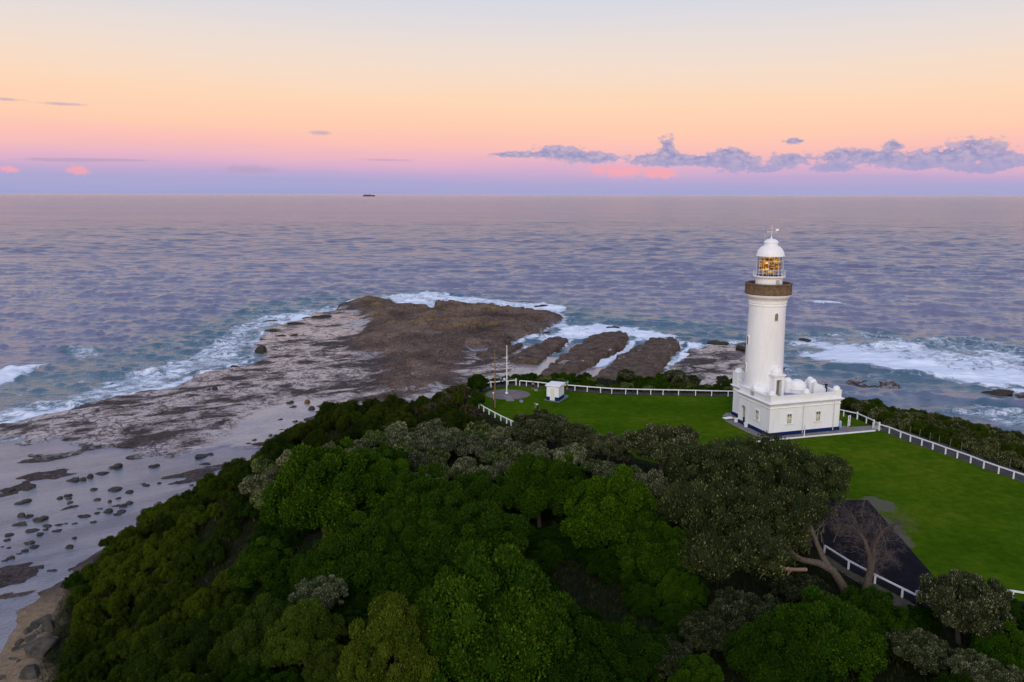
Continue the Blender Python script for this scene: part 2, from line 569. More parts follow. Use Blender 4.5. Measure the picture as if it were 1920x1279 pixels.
def ground_h(X, Y, full=False):
    X, Y = np.asarray(X, float), np.asarray(Y, float)
    sr, sc, sl, sg = sdf(REEF, X, Y), sdf(COAST, X, Y), sdf(LAWN, X, Y), sdf(LAGOON, X, Y)
    sdry = sdf(DRY, X, Y)
    n1, n2 = fbm(X, Y, 14, 5, 1), fbm(X, Y, 4.5, 4, 2)
    ca, sa_ = math.cos(math.radians(38)), math.sin(math.radians(38))
    xa, ya = X * ca + Y * sa_, -X * sa_ + Y * ca
    n4 = fbm(xa * 0.42, ya, 5.0, 5, 6)
    h = -3.0 + 2.66 * sstep(-9, 0, sg + (n1 - 0.5) * 5) + (n4 - 0.5) * 2.3 + (n2 - 0.5) * 0.25
    reef = 0.30 + (n1 - 0.5) * 0.30 + (n2 - 0.5) * 0.22
    lay = 0.9 * sstep(-2, 5, sdry + (n1 - 0.5) * 9) + 0.7 * sstep(6, 12, sdry + (n2 - 0.5) * 9)
    n3 = fbm(X, Y, 2.6, 3, 3)
    reef = reef + lay + ((n1 - 0.5) * 1.9 + (n2 - 0.5) * 1.0 + (n3 - 0.5) * 0.5) * sstep(0, 8, sdry) + 0.35 * np.round((n1 - 0.5) * 9) / 2 * sstep(0, 8, sdry)
    reef = reef * (1 - 0.6 * sstep(0, 6, sdry)) + 0.6 * sstep(0, 6, sdry) * 0.7 * np.round(reef / 0.7)
    for (px, py, a, rx, ry) in ((690, 573, 3.6, 15, 9), (735, 583, 2.2, 14, 8), (765, 588, 1.5, 12, 7), (850, 583, 3.0, 15, 9), (880, 588, 1.4, 12, 8), (945, 590, 2.0, 20, 9),
                                (1015, 598, 1.2, 14, 8), (700, 600, 1.5, 16, 14), (800, 610, 1.6, 22, 14), (870, 612, 1.4, 20, 12), (950, 615, 1.2, 20, 12)):
        c = at(px, py, 0.5)
        reef = reef + a * np.exp(-((X - c[0]) / rx) ** 2 - ((Y - c[1]) / ry) ** 2) * (0.75 + 0.6 * (n2 - 0.3))
    # worn joints across the platform
    for (p0, p1, w) in (((835, 626), (885, 656), 1.2), ((1000, 636), (890, 658), 1.2), ((700, 640), (800, 650), 0.8)):
        a, b = at(*p0)[:2], at(*p1)[:2]
        e = b - a
        t = np.clip(((X - a[0]) * e[0] + (Y - a[1]) * e[1]) / (e @ e), 0, 1)
        d = np.hypot(X - a[0] - t * e[0], Y - a[1] - t * e[1])
        reef = reef - 0.9 * np.exp(-(d / w) ** 2)
    k = sstep(-1.6, 0.6, sr + (n2 - 0.5) * 6 + (n1 - 0.5) * 4)
    h = h * (1 - k) + np.maximum(reef, h) * k
    for L, a in ((RLEDGE, 0.55), (RLEDGE2, 0.6)):
        s = sdf(L, X, Y)
        kk = sstep(-1, 1.5, s + (n2 - 0.5) * 8)
        h = h * (1 - kk) + (a - 0.45 + (n2 - 0.5) * 2.6) * kk
    # beach and slope
    kb = sstep(-7.5, 0, sc + (n1 - 0.5) * 3) * sstep(112, 100, Y) + sstep(-4, 0, sc) * sstep(100, 112, Y)
    h = h * (1 - kb) + (1.3 + (n1 - 0.5) * 0.8) * kb
    W = 15 + 25 * sstep(8, -22, X) * sstep(175, 150, Y)
    S = sstep(0, 1, np.clip(sc / W, 0, 1))
    hh = 1.3 + 19.6 * S + (n1 - 0.5) * 1.6 * sstep(0, 12, sc)
    h = np.where(sc > 0, np.maximum(h, hh), h)
    kl = sstep(-7, -0.8, sl)
    h = h * (1 - kl) + (GZ - 0.06) * kl
    if not full: return h
    wet = np.full(X.shape, 0.585)
    wet = wet + 0.42 * sstep(-3, 6, sdf(WETSM, X, Y) + (n1 - 0.5) * 8) + 0.16 * sstep(-3, 6, sdf(WETN, X, Y))
    wet = wet - 0.36 * sstep(-6, 10, sdry + (n1 - 0.5) * 14) - 0.22 * sstep(0.9, 2.2, h)
    wet = wet - 0.02 * sstep(-4, 6, sdf(MIDR, X, Y)) + 0.4 * sstep(-3, 5, sdf(CHAN, X, Y))
    wet = wet + 0.3 * sstep(8, -4, sdf(REEF, X, Y) ) * sstep(2, -2, sg - 6) * 0
    wet = wet - 0.3 * sstep(-9, -1, sc) * (X < 0) - 0.26 * sstep(2, 8, sg) * (sr < 0) * (Y < 175)
    wet = np.where((sdf(RLEDGE, X, Y) > -3) | (sdf(RLEDGE2, X, Y) > -3), 0.46, wet)
    crest = sstep(2.0, 3.6, h) * (sr > 0) * (sc < -4)
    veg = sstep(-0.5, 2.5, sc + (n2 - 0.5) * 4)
    sand = sstep(-12, -6, sc) * sstep(6, 1.5, sc) * sstep(108, 98, Y) * (X < -30)
    return h, dict(wet=wet, dry=sstep(-4, 6, sdry), veg=veg, sand=sand, crest=crest)

gx = np.arange(-150, 152, 0.75)
gy = np.arange(-44, 452, 0.75)
GXX, GYY = np.meshgrid(gx, gy)
gh, gattr = ground_h(GXX, GYY, True)
gV = np.stack([GXX, GYY, gh], -1).reshape(-1, 3)
gF = grid_faces(len(gy), len(gx))

m, t, p = new_mat('rock_platform_and_soil')
P_ = t.pos()
n_big = t.noise(P_, 0.055, 6.0, 0.6)
n_mid = t.noise(t.mapping(t.mapping(P_, (1, 1, 1), (0, 0, math.radians(-30))), (0.6, 1, 1)), 0.15, 7.0, 0.60, 0.5)
n_fine = t.noise(P_, 1.3, 5.0, 0.6)
n_vf = t.noise(P_, 6.0, 3.0, 0.6)
wet = t.attr('wet')
crk = t.math('ABSOLUTE', t.sub(t.noise(P_, 0.42, 6.0, 0.6, 0.4), 0.5))
crk2 = t.math('ABSOLUTE', t.sub(t.noise(t.mapping(P_, (1, 1, 1), (0, 0, 0), (40, 7, 0)), 0.11, 7.0, 0.62, 0.3), 0.5))
crack = t.math('MAXIMUM', t.mul(t.smooth(crk, 0.016, 0.004), 0.6), t.smooth(crk2, 0.016, 0.005))
msk = t.add(t.add(t.mul(n_mid, 1.0), t.mul(t.sub(n_fine, 0.5), 0.20)), t.mul(t.sub(n_big, 0.5), 0.6))
pool = t.smooth(t.add(msk, t.mul(t.sub(wet, 0.5), 0.62)), 0.445, 0.575)
rock = t.ramp(t.add(t.mul(n_fine, 0.6), t.mul(n_vf, 0.4)), [(0.34, (0.028, 0.021, 0.019)), (0.5, (0.078, 0.060, 0.054)), (0.66, (0.145, 0.112, 0.098))])
rockd = t.ramp(t.add(t.mul(n_fine, 0.5), t.mul(n_big, 0.5)), [(0.38, (0.048, 0.031, 0.022)), (0.52, (0.155, 0.104, 0.078)), (0.66, (0.30, 0.21, 0.165))])
rock = t.mix(t.attr('dry'), rock, rockd)
rock = t.mix(t.mul(t.attr('crest'), t.smooth(n_mid, 0.45, 0.65)), rock, (0.22, 0.14, 0.065))
wetc = t.ramp(t.add(t.mul(n_big, 0.5), t.mul(n_fine, 0.5)), [(0.33, (0.165, 0.135, 0.14)), (0.52, (0.29, 0.24, 0.242)), (0.68, (0.39, 0.33, 0.325))])
sandc = t.ramp(n_fine, [(0.3, (0.17, 0.115, 0.068)), (0.7, (0.30, 0.22, 0.145))])
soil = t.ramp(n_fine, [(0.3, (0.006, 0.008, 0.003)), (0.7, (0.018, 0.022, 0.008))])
veg, sandm = t.attr('veg'), t.attr('sand')
crack = t.mul(crack, t.smooth(wet, 0.92, 0.68))
pool = t.mul(pool, t.sub(1.0, t.mul(crack, 0.8)))
rock = t.mix(t.mul(crack, 0.6), rock, (0.016, 0.013, 0.012))
base = t.mix(pool, rock, wetc)
base = t.mix(sandm, base, sandc)
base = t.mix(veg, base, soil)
t.set(p.inputs['Base Color'], base)
dryall = t.math('MAXIMUM', veg, sandm)
wetk = t.mul(pool, t.sub(1.0, dryall))
t.set(p.inputs['Roughness'], t.maprange(wetk, 0, 1, 0.75, 0.16))
t.set(p.inputs['Specular IOR Level'], t.maprange(wetk, 0, 1, 0.06, 0.45))
bh = t.add(t.mul(n_fine, 0.5), t.mul(n_vf, 0.25))
bh = t.mul(bh, t.sub(1.0, t.mul(wetk, 0.93)))
t.set(p.inputs['Normal'], t.bump(t.add(bh, t.mul(pool, -0.25)), 0.9, 0.9))
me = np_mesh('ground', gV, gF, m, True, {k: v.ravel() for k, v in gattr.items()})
ground = bpy.data.objects.new('ground', me)
COL.objects.link(ground)
tag(ground, kind='structure')

# ------------------------------------------------------------------ the sea: one sheet to the horizon, swell and chop near the shore
rows = [28.0]
while rows[-1] < 3200: rows.append(rows[-1] * (1.014 if rows[-1] < 80 else 1.006 if rows[-1] < 150 else 1.0022 + 0.0034 * min(1.0, max(0.0, (rows[-1] - 600.0) / 2400.0))))
while rows[-1] < 240000: rows.append(rows[-1] * 1.12)
sy = np.array(rows)
NC = 1250
su = np.linspace(-1, 1, NC)
SX = su[None, :] * (1.0 * sy[:, None] + 90)
SY = np.repeat(sy[:, None], NC, 1)
near = sy < 3300
sp_y = np.gradient(sy)[:, None]
sp_x = (2 * (1.0 * sy + 90) / NC)[:, None]
sr, sg = sdf(REEF, SX[near], SY[near]), sdf(LAGOON, SX[near], SY[near])
calm = np.zeros(SX.shape); calm[near] = np.clip(sstep(-5, 8, sr) + sstep(-6, 4, sg), 0, 1)
prox = np.full(SX.shape, -1e3); prox[near] = np.maximum(sr, sg)
rng = np.random.RandomState(3)
Z = np.zeros(SX.shape)
fars = np.ones(SX.shape); facc = np.zeros(SX[near].shape); ftot = 0.0
nw = 76
for k in range(nw):
    lam = 4.5 * (46 / 4.5) ** (rng.rand() ** 1.7)
    amp = 0.0066 * lam * (0.6 + 0.8 * rng.rand()) * (0.30 if lam > 25 else (0.55 if lam > 12 else 1.0))
    th = math.radians(rng.normal(262, 38 if lam < 6.5 else (17 if lam < 20 else 9)))
    kx, ky = 2 * math.pi / lam * math.cos(th), 2 * math.pi / lam * math.sin(th)
    fade = np.clip((lam / np.maximum(sp_y * abs(math.sin(th)) + sp_x * abs(math.cos(th)), 1e-3) - 2.1) / 2.5, 0, 1)
    ph = rng.rand() * 6.28
    facc += fade[near]; ftot += 1.0
    s = np.sin(SX[near] * kx + SY[near] * ky + ph)
    Z[near] += amp * fade[near] * (s + 0.35 * (s * s - 0.5))
fars[near] = 1.0 - facc / ftot
gust = 0.5 * fbm(SX, SY, 60, 3, 4) + 0.5 * fbm(SX * 0.4, SY, 130, 3, 5)
Z = (Z * 0.9 + 0.75 * np.clip(Z, 0, None) ** 1.6) * (0.25 + 1.5 * gust) * (1 - 0.965 * calm)
# breaking swells: (pixel line, height, width)
foam = np.zeros(SX.shape)
FN = fbm(SX[near], SY[near], 16, 5, 7)
FN2 = fbm(SX[near] * 0.45, SY[near], 7, 4, 8)


def seg_dist(line, X, Y):
    P = [at(x, y, 0)[:2] for x, y in line]
    d = np.full(X.shape, 1e9); side = np.zeros(X.shape); tt = np.zeros(X.shape)
    for i, (a, b) in enumerate(zip(P[:-1], P[1:])):
        e = b - a
        t = np.clip(((X - a[0]) * e[0] + (Y - a[1]) * e[1]) / (e @ e), 0, 1)
        dx, dy = X - a[0] - t * e[0], Y - a[1] - t * e[1]
        dd = np.hypot(dx, dy)
        upd = dd < d
        d = np.where(upd, dd, d); side = np.where(upd, np.sign(e[0] * dy - e[1] * dx), side); tt = np.where(upd, (i + t) / (len(P) - 1), tt)
    return d, side, tt

XN, YN = SX[near], SY[near]
zb = np.zeros(XN.shape)
for line, hgt, wid, fo in ([(1490, 566), (1540, 571), (1590, 570)], 1.9, 5.0, 0.9), ([(1670, 575), (1760, 578), (1830, 578)], 1.3, 8.0, 0.0), \
        ([(1480, 612), (1560, 617), (1600, 620)], 1.2, 6.0, 0.0), ([(1600, 646), (1700, 652), (1800, 640), (1880, 652), (1960, 668)], 1.5, 6.0, 0.55), \
        ([(1470, 682), (1560, 684), (1620, 692), (1740, 712), (1930, 728)], 1.1, 4.0, 0.5), ([(-60, 720), (20, 708), (75, 690)], 1.4, 5.0, 0.95), \
        ([(1000, 590), (1090, 601), (1200, 606), (1300, 614), (1400, 618)], 0.9, 5.0, 0.25), ([(120, 655), (150, 660), (180, 668)], 0.8, 4.0, 0.6), \
        ([(560, 598), (680, 502), (740, 500)], 0.0, 4.0, 0.0), ([(600, 500), (660, 498), (740, 500)], 0.9, 14.0, 0.0), \
        ([(1480, 497), (1560, 499), (1640, 497)], 0.9, 14.0, 0.0), ([(100, 560), (200, 552), (330, 556)], 0.7, 10.0, 0.0):
    d, side, tt = seg_dist(line, XN, YN)
    env = np.sin(np.pi * np.clip(tt, 0.02, 0.98)) ** 0.5
    ww = wid * (0.7 + 0.6 * FN)
    front = np.where(side < 0, 0.55, 1.6)      # steep towards the shore, long on the seaward back
    zb += hgt * env * np.exp(-(d / (ww * front)) ** 2)
    if fo: foam[near] = np.maximum(foam[near], fo * env * np.exp(-(d / (ww * np.where(side < 0, 0.7, 1.1))) ** 2) * (0.5 + 1.0 * FN2))
Z[near] += zb
FOAMS = [([(1480, 650), (1560, 640), (1640, 645), (1720, 672), (1800, 690), (1960, 684), (1960, 738), (1880, 728), (1760, 716), (1660, 700), (1580, 682), (1500, 670)], 0.82, 12),
         ([(1470, 640), (1560, 632), (1700, 640), (1800, 650), (1960, 664), (1960, 730), (1700, 700), (1480, 680)], 0.66, 14),
         ([(-80, 800), (-20, 770), (100, 742), (240, 700), (340, 668), (400, 625), (470, 596), (560, 578), (640, 566), (650, 585), (560, 603), (500, 622), (486, 645), (482, 678), (360, 712), (300, 735), (180, 762), (60, 786), (-60, 812)], 0.60, 8),
         ([(-60, 805), (60, 776), (180, 752), (290, 724), (360, 694), (470, 668), (470, 650), (480, 640), (500, 612), (560, 592), (600, 584), (600, 590), (485, 650), (482, 680), (340, 725), (180, 762), (0, 800)], 0.74, 5),
         ([(620, 570), (700, 556), (800, 545), (900, 556), (1000, 570), (1060, 585), (1075, 610), (1030, 622), (985, 635), (960, 640), (1050, 600), (900, 585), (720, 568), (640, 580)], 0.66, 6),
         ([(985, 572), (1020, 566), (1060, 576), (1060, 588), (1000, 580)], 0.7, 4),
         ([(1000, 640), (1050, 612), (1120, 602), (1200, 612), (1300, 640), (1290, 660), (1180, 632), (1060, 640)], 0.72, 5),
         ([(1100, 690), (1190, 632), (1215, 634), (1130, 692)], 0.85, 3), ([(1236, 706), (1285, 640), (1330, 640), (1270, 700)], 0.78, 3),
         ([(1330, 660), (1400, 655), (1400, 680), (1330, 668)], 0.6, 3), ([(1040, 650), (1075, 636), (1060, 660), (1000, 690), (990, 680)], 0.8, 3),
         ([(-60, 706), (20, 690), (80, 684), (60, 704), (0, 722), (-60, 730)], 0.75, 4), ([(115, 650), (160, 648), (200, 664), (150, 676)], 0.55, 4),
         ([(-80, 760), (60, 724), (240, 690), (380, 640), (460, 592), (500, 580), (420, 650), (260, 712), (60, 770), (-80, 800)], 0.46, 10),
         ([(1480, 625), (1600, 618), (1760, 630), (1960, 648), (1960, 745), (1700, 720), (1500, 690)], 0.52, 16), ([(-80, 740), (60, 700), (240, 660), (380, 610), (470, 572), (600, 556), (660, 560), (560, 600), (490, 640), (300, 735), (-80, 815)], 0.44, 12),
         ([(1060, 575), (1200, 588), (1400, 610), (1400, 650), (1200, 640), (1040, 640)], 0.42, 8), ([(1760, 770), (1830, 760), (1960, 770), (1960, 810), (1880, 800), (1840, 784)], 0.55, 4), ([(-40, 815), (20, 800), (140, 798), (130, 818), (40, 830), (-40, 850)], 0.5, 4),
         ([(380, 700), (430, 715), (560, 740), (500, 745), (400, 726)], 0.5, 3)]
cov = np.zeros(XN.shape)
for pts, w, soft in FOAMS:
    s = sdf(poly(pts), XN, YN)
    cov = np.maximum(cov, w * sstep(-soft, soft, s + (FN - 0.5) * soft * 2.2))
cov = np.maximum(cov, 0.62 * sstep(-10, -1.0, prox[near] + (FN - 0.5) * 10) * sstep(0.5, 0.2, calm[near]) * (YN > 180))
foam[near] = np.maximum(foam[near], cov)
foam[near] *= (1 - 0.75 * (sdf(LAGOON, XN, YN) > 6))
teal = np.zeros(SX.shape); teal[near] = np.clip(sstep(0.1, 0.5, cov) + 0.55 * sstep(-90, -15, prox[near] + (FN - 0.5) * 60) * (calm[near] < 0.6), 0, 1)
lag = np.zeros(SX.shape); lag[near] = sstep(-4, 10, sg)
flat = np.ones(SX.shape)
m, t, p = new_mat('sea_water')
P_ = t.pos()
fm, tl, cl, lg = t.attr('foam'), t.attr('teal'), t.attr('calm'), t.attr('lagoon')
wv1 = t.noise(t.mapping(P_, (0.8, 1.0, 1.0), (0, 0, math.radians(8))), 0.8, 6.0, 0.66)
wv2 = t.noise(t.mapping(P_, (0.34, 1.0, 1.0), (0, 0, math.radians(6))), 0.17, 5.0, 0.62)
wv3 = t.noise(t.mapping(P_, (0.3, 1.0, 1.0), (0, 0, math.radians(3))), 0.028, 6.0, 0.68)
wv4 = t.noise(t.mapping(P_, (0.12, 1.0, 1.0)), 0.0035, 4.0, 0.55)
chop = t.sub(1.0, t.mul(cl, 0.93))
b1 = t.bump(t.mul(wv1, chop), 1.0, 0.26)
b2 = t.bump(t.mul(wv2, chop), 1.0, 0.70, b1)
b3 = t.bump(t.mul(wv3, chop), 1.0, 2.9, b2)
fr = t.attr('far')
wf1 = t.noise(t.mapping(P_, (0.25, 1.0, 1.0), (0, 0, math.radians(5))), 0.08, 6.0, 0.66)
wf2 = t.noise(t.mapping(P_, (0.14, 1.0, 1.0), (0, 0, math.radians(2))), 0.016, 7.0, 0.72)
b3 = t.bump(t.mul(wf1, fr), 1.0, 4.5, b3)
b3 = t.bump(t.mul(wf2, fr), 1.0, 26.0, b3)
rip = t.noise(P_, 2.2, 3.0, 0.6)
b4 = t.bump(t.mul(rip, t.maprange(cl, 0, 1, 0.03, 0.11)), 1.0, 1.0, b3)
deep = t.mix(t.smooth(wv4, 0.35, 0.65), (0.120, 0.110, 0.185), (0.165, 0.145, 0.205))
deep = t.mix(t.mul(tl, 0.8), deep, (0.012, 0.085, 0.098))
bed = t.noise(t.mapping(t.mapping(P_, (1, 1, 1), (0, 0, math.radians(-38))), (0.35, 1.0, 1.0)), 0.085, 7.0, 0.64)
shal = t.ramp(bed, [(0.41, (0.030, 0.033, 0.060)), (0.48, (0.085, 0.082, 0.115)), (0.56, (0.145, 0.135, 0.155)), (0.70, (0.21, 0.19, 0.195))])
deep = t.mix(lg, deep, shal)
fo_n = t.noise(t.mapping(P_, (0.8, 1, 1)), 0.33, 9.0, 0.72, 0.9)
fo_f = t.noise(P_, 1.6, 4.0, 0.65)
fth = t.add(t.mul(fo_n, 0.75), t.mul(fo_f, 0.25))
fk = t.smooth(t.add(fth, t.mul(t.sub(fm, 0.5), 0.78)), 0.48, 0.66)
fk = t.mul(fk, t.smooth(fm, 0.06, 0.3))
t.set(p.inputs['Base Color'], t.mix(fk, deep, (0.74, 0.79, 0.88)))
t.set(p.inputs['Roughness'], t.maprange(fk, 0, 1, 0.18, 0.85))
p.inputs['IOR'].default_value = 2.1
t.set(p.inputs['Normal'], t.bump(fk, 0.5, 0.3, b4))
sV = np.stack([SX, SY, Z], -1).reshape(-1, 3)
me = np_mesh('sea', sV, grid_faces(len(sy), NC), m, True, dict(foam=foam.ravel(), teal=teal.ravel(), calm=calm.ravel(), lagoon=lag.ravel(), far=fars.ravel()))
sea = bpy.data.objects.new('sea', me)
COL.objects.link(sea)
tag(sea, kind='structure')

# ------------------------------------------------------------------ lawn, asphalt, paths, aprons (level sheets on the headland)
m, t, p = new_mat('mown_grass')
P_ = t.pos()
g1 = t.noise(P_, 0.09, 5.0, 0.6)
g2 = t.noise(P_, 0.9, 5.0, 0.65)
g3 = t.noise(P_, 9.0, 3.0, 0.7)
gc = t.ramp(t.add(t.mul(t.add(t.mul(g1, 0.6), t.mul(t.noise(P_, 0.03, 4.0, 0.6), 0.4)), 0.62), t.mul(g2, 0.38)), [(0.38, (0.030, 0.070, 0.003)), (0.50, (0.056, 0.106, 0.004)), (0.60, (0.098, 0.136, 0.008)), (0.70, (0.15, 0.16, 0.018))])
gc = t.mix(t.mul(t.smooth(g3, 0.35, 0.7), 0.35), gc, (0.018, 0.055, 0.004))
wx_, wy_, wz_ = t.xyz(P_)
worn = None
for (qx, qy, rx, ry) in ((1648, 945, 1.9, 2.6), (1668, 985, 1.3, 3.0), (1690, 1008, 1.0, 2.6), (1632, 933, 1.2, 0.8), (945, 790, 5.0, 3.0), (990, 797, 6.0, 2.5), (1130, 838, 7, 3)):
    wc = at(qx, qy, GZ)
    d2 = t.add(t.math('POWER', t.mul(t.sub(wx_, float(wc[0])), 1 / rx), 2.0), t.math('POWER', t.mul(t.sub(wy_, float(wc[1])), 1 / ry), 2.0))
    k_ = t.mul(t.math('EXPONENT', t.mul(d2, -1.0)), 1.0 if qx > 1500 else 0.45)
    worn = k_ if worn is None else t.math('MAXIMUM', worn, k_)
worn = t.smooth(t.add(worn, t.mul(t.sub(g2, 0.5), 0.9)), 0.35, 0.75)
gc = t.mix(t.mul(worn, 0.85), gc, t.ramp(g3, [(0.3, (0.085, 0.075, 0.045)), (0.7, (0.155, 0.14, 0.12))]))
t.set(p.inputs['Base Color'], gc)
p.inputs['Roughness'].default_value = 1.0
p.inputs['Specular IOR Level'].default_value = 0.0
t.set(p.inputs['Normal'], t.bump(t.add(g3, g2), 0.8, 0.06))
GRASS = m
sheet('lawn', LAWN, GZ - 0.03, GRASS)
ASPHALT_M = simple('asphalt', (0.0125, 0.0115, 0.016), 0.95, 0.35, 0.8, 0.04, bump=0.02)
CONC = simple('concrete_paving', (0.20, 0.175, 0.165), 0.85, 0.22, 0.9, 0.3, bump=0.02)
PATH_M = simple('grey_path', (0.075, 0.066, 0.064), 0.95, 0.3, 1.0, 0.05, bump=0.02)
ASPH = poly([(1420, 936), (1627, 938), (1690, 1010), (1768, 1100), (1742, 1140), (1722, 1134), (1691, 1119.5), (1640, 1093), (1590, 1067), (1545, 1038), (1450, 985)], GZ)
sheet('asphalt', ASPH, GZ + 0.004, ASPHALT_M)
sheet('path', poly([(905, 733), (922, 727), (968, 722), (1003, 726.5), (1080, 733.5), (1150, 739), (1245, 741), (1330, 742.5), (1400, 742.5), (1400, 738), (1330, 737.5), (1245, 736),
                    (1150, 734), (1080, 728.5), (1003, 721.5), (968, 718), (922, 722), (905, 729)], GZ), GZ - 0.02, PATH_M)
sheet('path', poly([(1650, 806), (1700, 827), (1800, 861.5), (1925, 906.5), (2150, 986), (2170, 972), (1935, 890), (1810, 845), (1705, 810), (1658, 797)], GZ), GZ - 0.02, PATH_M)
sheet('path', poly([(1546, 1039), (1590, 1068), (1640, 1094.5), (1691, 1121), (1722, 1136), (1745, 1148), (1740, 1168), (1700, 1150), (1640, 1112), (1585, 1078), (1540, 1047)], GZ), GZ - 0.012,
      simple('dry_path_verge', (0.075, 0.062, 0.045), 0.95, 0.3, 1.5, 0.15))
_c0 = at(1441, 819, GZ)[:2]
UU, VV = np.array([.956, .293]), np.array([-.293, .956])
bp = lambda u, v: _c0 + UU * u + VV * v
sheet('pavement', np.array([bp(*q_) for q_ in ((-1.3, -2.0), (13.9, -1.85), (14.3, 1.6), (13.2, 1.6), (13.2, 9), (-1.6, 9.0), (-1.7, 2.0))]), GZ + 0.003, CONC)
sheet('pavement', poly([(1354, 780), (1380, 784), (1378, 775), (1362, 774)], GZ), GZ + 0.007, CONC)
sheet('pavement', poly([(1578, 802), (1650, 797), (1654, 806), (1580, 812)], GZ), GZ + 0.007, CONC)
c = at(952, 739.5, GZ)
R1 = (at(996, 739, GZ) - at(912, 740, GZ))[0] / 2
PADM = simple('weathered_round_paving', (0.17, 0.135, 0.125), 0.9, 0.25, 0.7, 0.2)
sheet('pavement', np.array([(c[0] + R1 * math.cos(a), c[1] + R1 * 0.92 * math.sin(a)) for a in np.linspace(0, 2 * math.pi, 48, endpoint=False)]), GZ + 0.003, PADM)
sheet('path', poly([(943, 741), (957, 741), (965, 752), (950, 752.5)], GZ), GZ + 0.007, CONC)

# ------------------------------------------------------------------ the lighthouse
WHITE_WALL, t, p = new_mat('white_painted_masonry')
co = t.objco()
stain = t.noise(t.mapping(co, (1, 1, 0.25)), 0.9, 5.0, 0.6)
px_, py_, pz_ = t.xyz(co)
br = t.n.new('ShaderNodeTexBrick')
ang = t.mul(t.math('ARCTAN2', py_, px_), 2.8)
t.set(br.inputs['Vector'], t.comb(t.add(px_, py_), pz_, 0.0))
br.inputs['Scale'].default_value = 1.0
br.inputs['Brick Width'].default_value = 0.9
br.inputs['Row Height'].default_value = 0.42
br.inputs['Mortar Size'].default_value = 0.012
stain2 = t.noise(t.mapping(co, (2.2, 2.2, 0.16)), 1.1, 6.0, 0.65)
base = t.ramp(stain, [(0.3, (0.775, 0.77, 0.765)), (0.6, (0.845, 0.845, 0.85))])
base = t.mix(t.mul(t.smooth(stain2, 0.56, 0.75), 0.24), base, (0.56, 0.50, 0.42))
base = t.mix(t.mul(br.outputs['Fac'], 0.12), base, (0.55, 0.53, 0.52))
t.set(p.inputs['Base Color'], base)
p.inputs['Roughness'].default_value = 0.55
t.set(p.inputs['Normal'], t.bump(t.add(t.mul(br.outputs['Fac'], -0.6), t.noise(co, 5.0, 4.0)), 0.35, 0.03))
TRIM = simple('white_painted_trim', (0.815, 0.81, 0.80), 0.5, 0.05, 1.2)
WHITE = simple('white_gloss_paint', (0.80, 0.80, 0.81), 0.4, 0.04, 2.0)
BLUE = simple('navy_blue_paint', (0.004, 0.016, 0.095), 0.6, 0.15, 2.0, 0.15)
BROWN = simple('weathered_brown_stone', (0.150, 0.098, 0.058), 0.85, 0.38, 2.2, 0.2, bump=0.04)
DECKP = simple('grey_blue_deck_paint', (0.23, 0.235, 0.36), 0.5, 0.12, 1.5)
DARK = simple('dark_interior', (0.035, 0.030, 0.028), 0.8, 0.3, 2.0)
DOORM = simple('aged_brown_door_paint', (0.20, 0.165, 0.13), 0.6, 0.2, 2.0)
METAL = simple('white_painted_iron', (0.78, 0.78, 0.80), 0.35, 0.05, 4.0, 0.5)
GREYM = simple('grey_galvanised_steel', (0.36, 0.36, 0.37), 0.4, 0.15, 4.0, 0.5, 0.6)
BLIND = simple('cream_blind', (0.45, 0.42, 0.26), 0.7, 0.15, 3.0)
PANE = simple('dark_window_pane', (0.10, 0.10, 0.105), 0.08, 0.2, 1.0, 0.6)
TIMBER = simple('weathered_timber', (0.22, 0.125, 0.06), 0.8, 0.3, 3.0, 0.2, bump=0.01)
STAKEM = simple('grey_weathered_timber', (0.115, 0.095, 0.080), 0.85, 0.3, 3.0, 0.2)
FENCEW = simple('white_fence_paint', (0.82, 0.82, 0.83), 0.45, 0.05, 2.0)
m, t, p = new_mat('clear_lantern_glass')
p.inputs['Transmission Weight'].default_value = 1.0
p.inputs['Roughness'].default_value = 0.02
p.inputs['IOR'].default_value = 1.10
p.inputs['Base Color'].default_value = (0.62, 0.66, 0.70, 1)
GLASS = m
m, t, p = new_mat('amber_lens_prisms')
z_ = t.xyz(t.objco())
rings = t.math('ABSOLUTE', t.math('SINE', t.mul(z_[2], 16.0)))
glow = t.noise(t.mapping(t.objco(), (1.0, 1.0, 2.6), (0.5, 0.3, 0)), 1.3, 4.0, 0.6)
t.set(p.inputs['Base Color'], t.ramp(t.add(t.mul(rings, 0.5), t.mul(glow, 0.5)), [(0.25, (0.06, 0.025, 0.004)), (0.7, (0.50, 0.24, 0.03))]))
p.inputs['Roughness'].default_value = 0.12
t.set(p.inputs['Emission Color'], t.ramp(glow, [(0.42, (0.22, 0.075, 0.004)), (0.58, (0.55, 0.22, 0.015)), (0.68, (1.0, 0.62, 0.15))]))
t.set(p.inputs['Emission Strength'], t.maprange(glow, 0.38, 0.70, 0.22, 1.6))
LENSM = m

BROT = math.atan2(UU[1], UU[0])
lh = thing('lighthouse', 'tall white round lighthouse with brown stone gallery and glowing amber lantern on the lawn', 'lighthouse',
           (_c0[0], _c0[1], GZ), BROT)
W3 = lambda u, v, z=0: (u, v, z)
L = lh
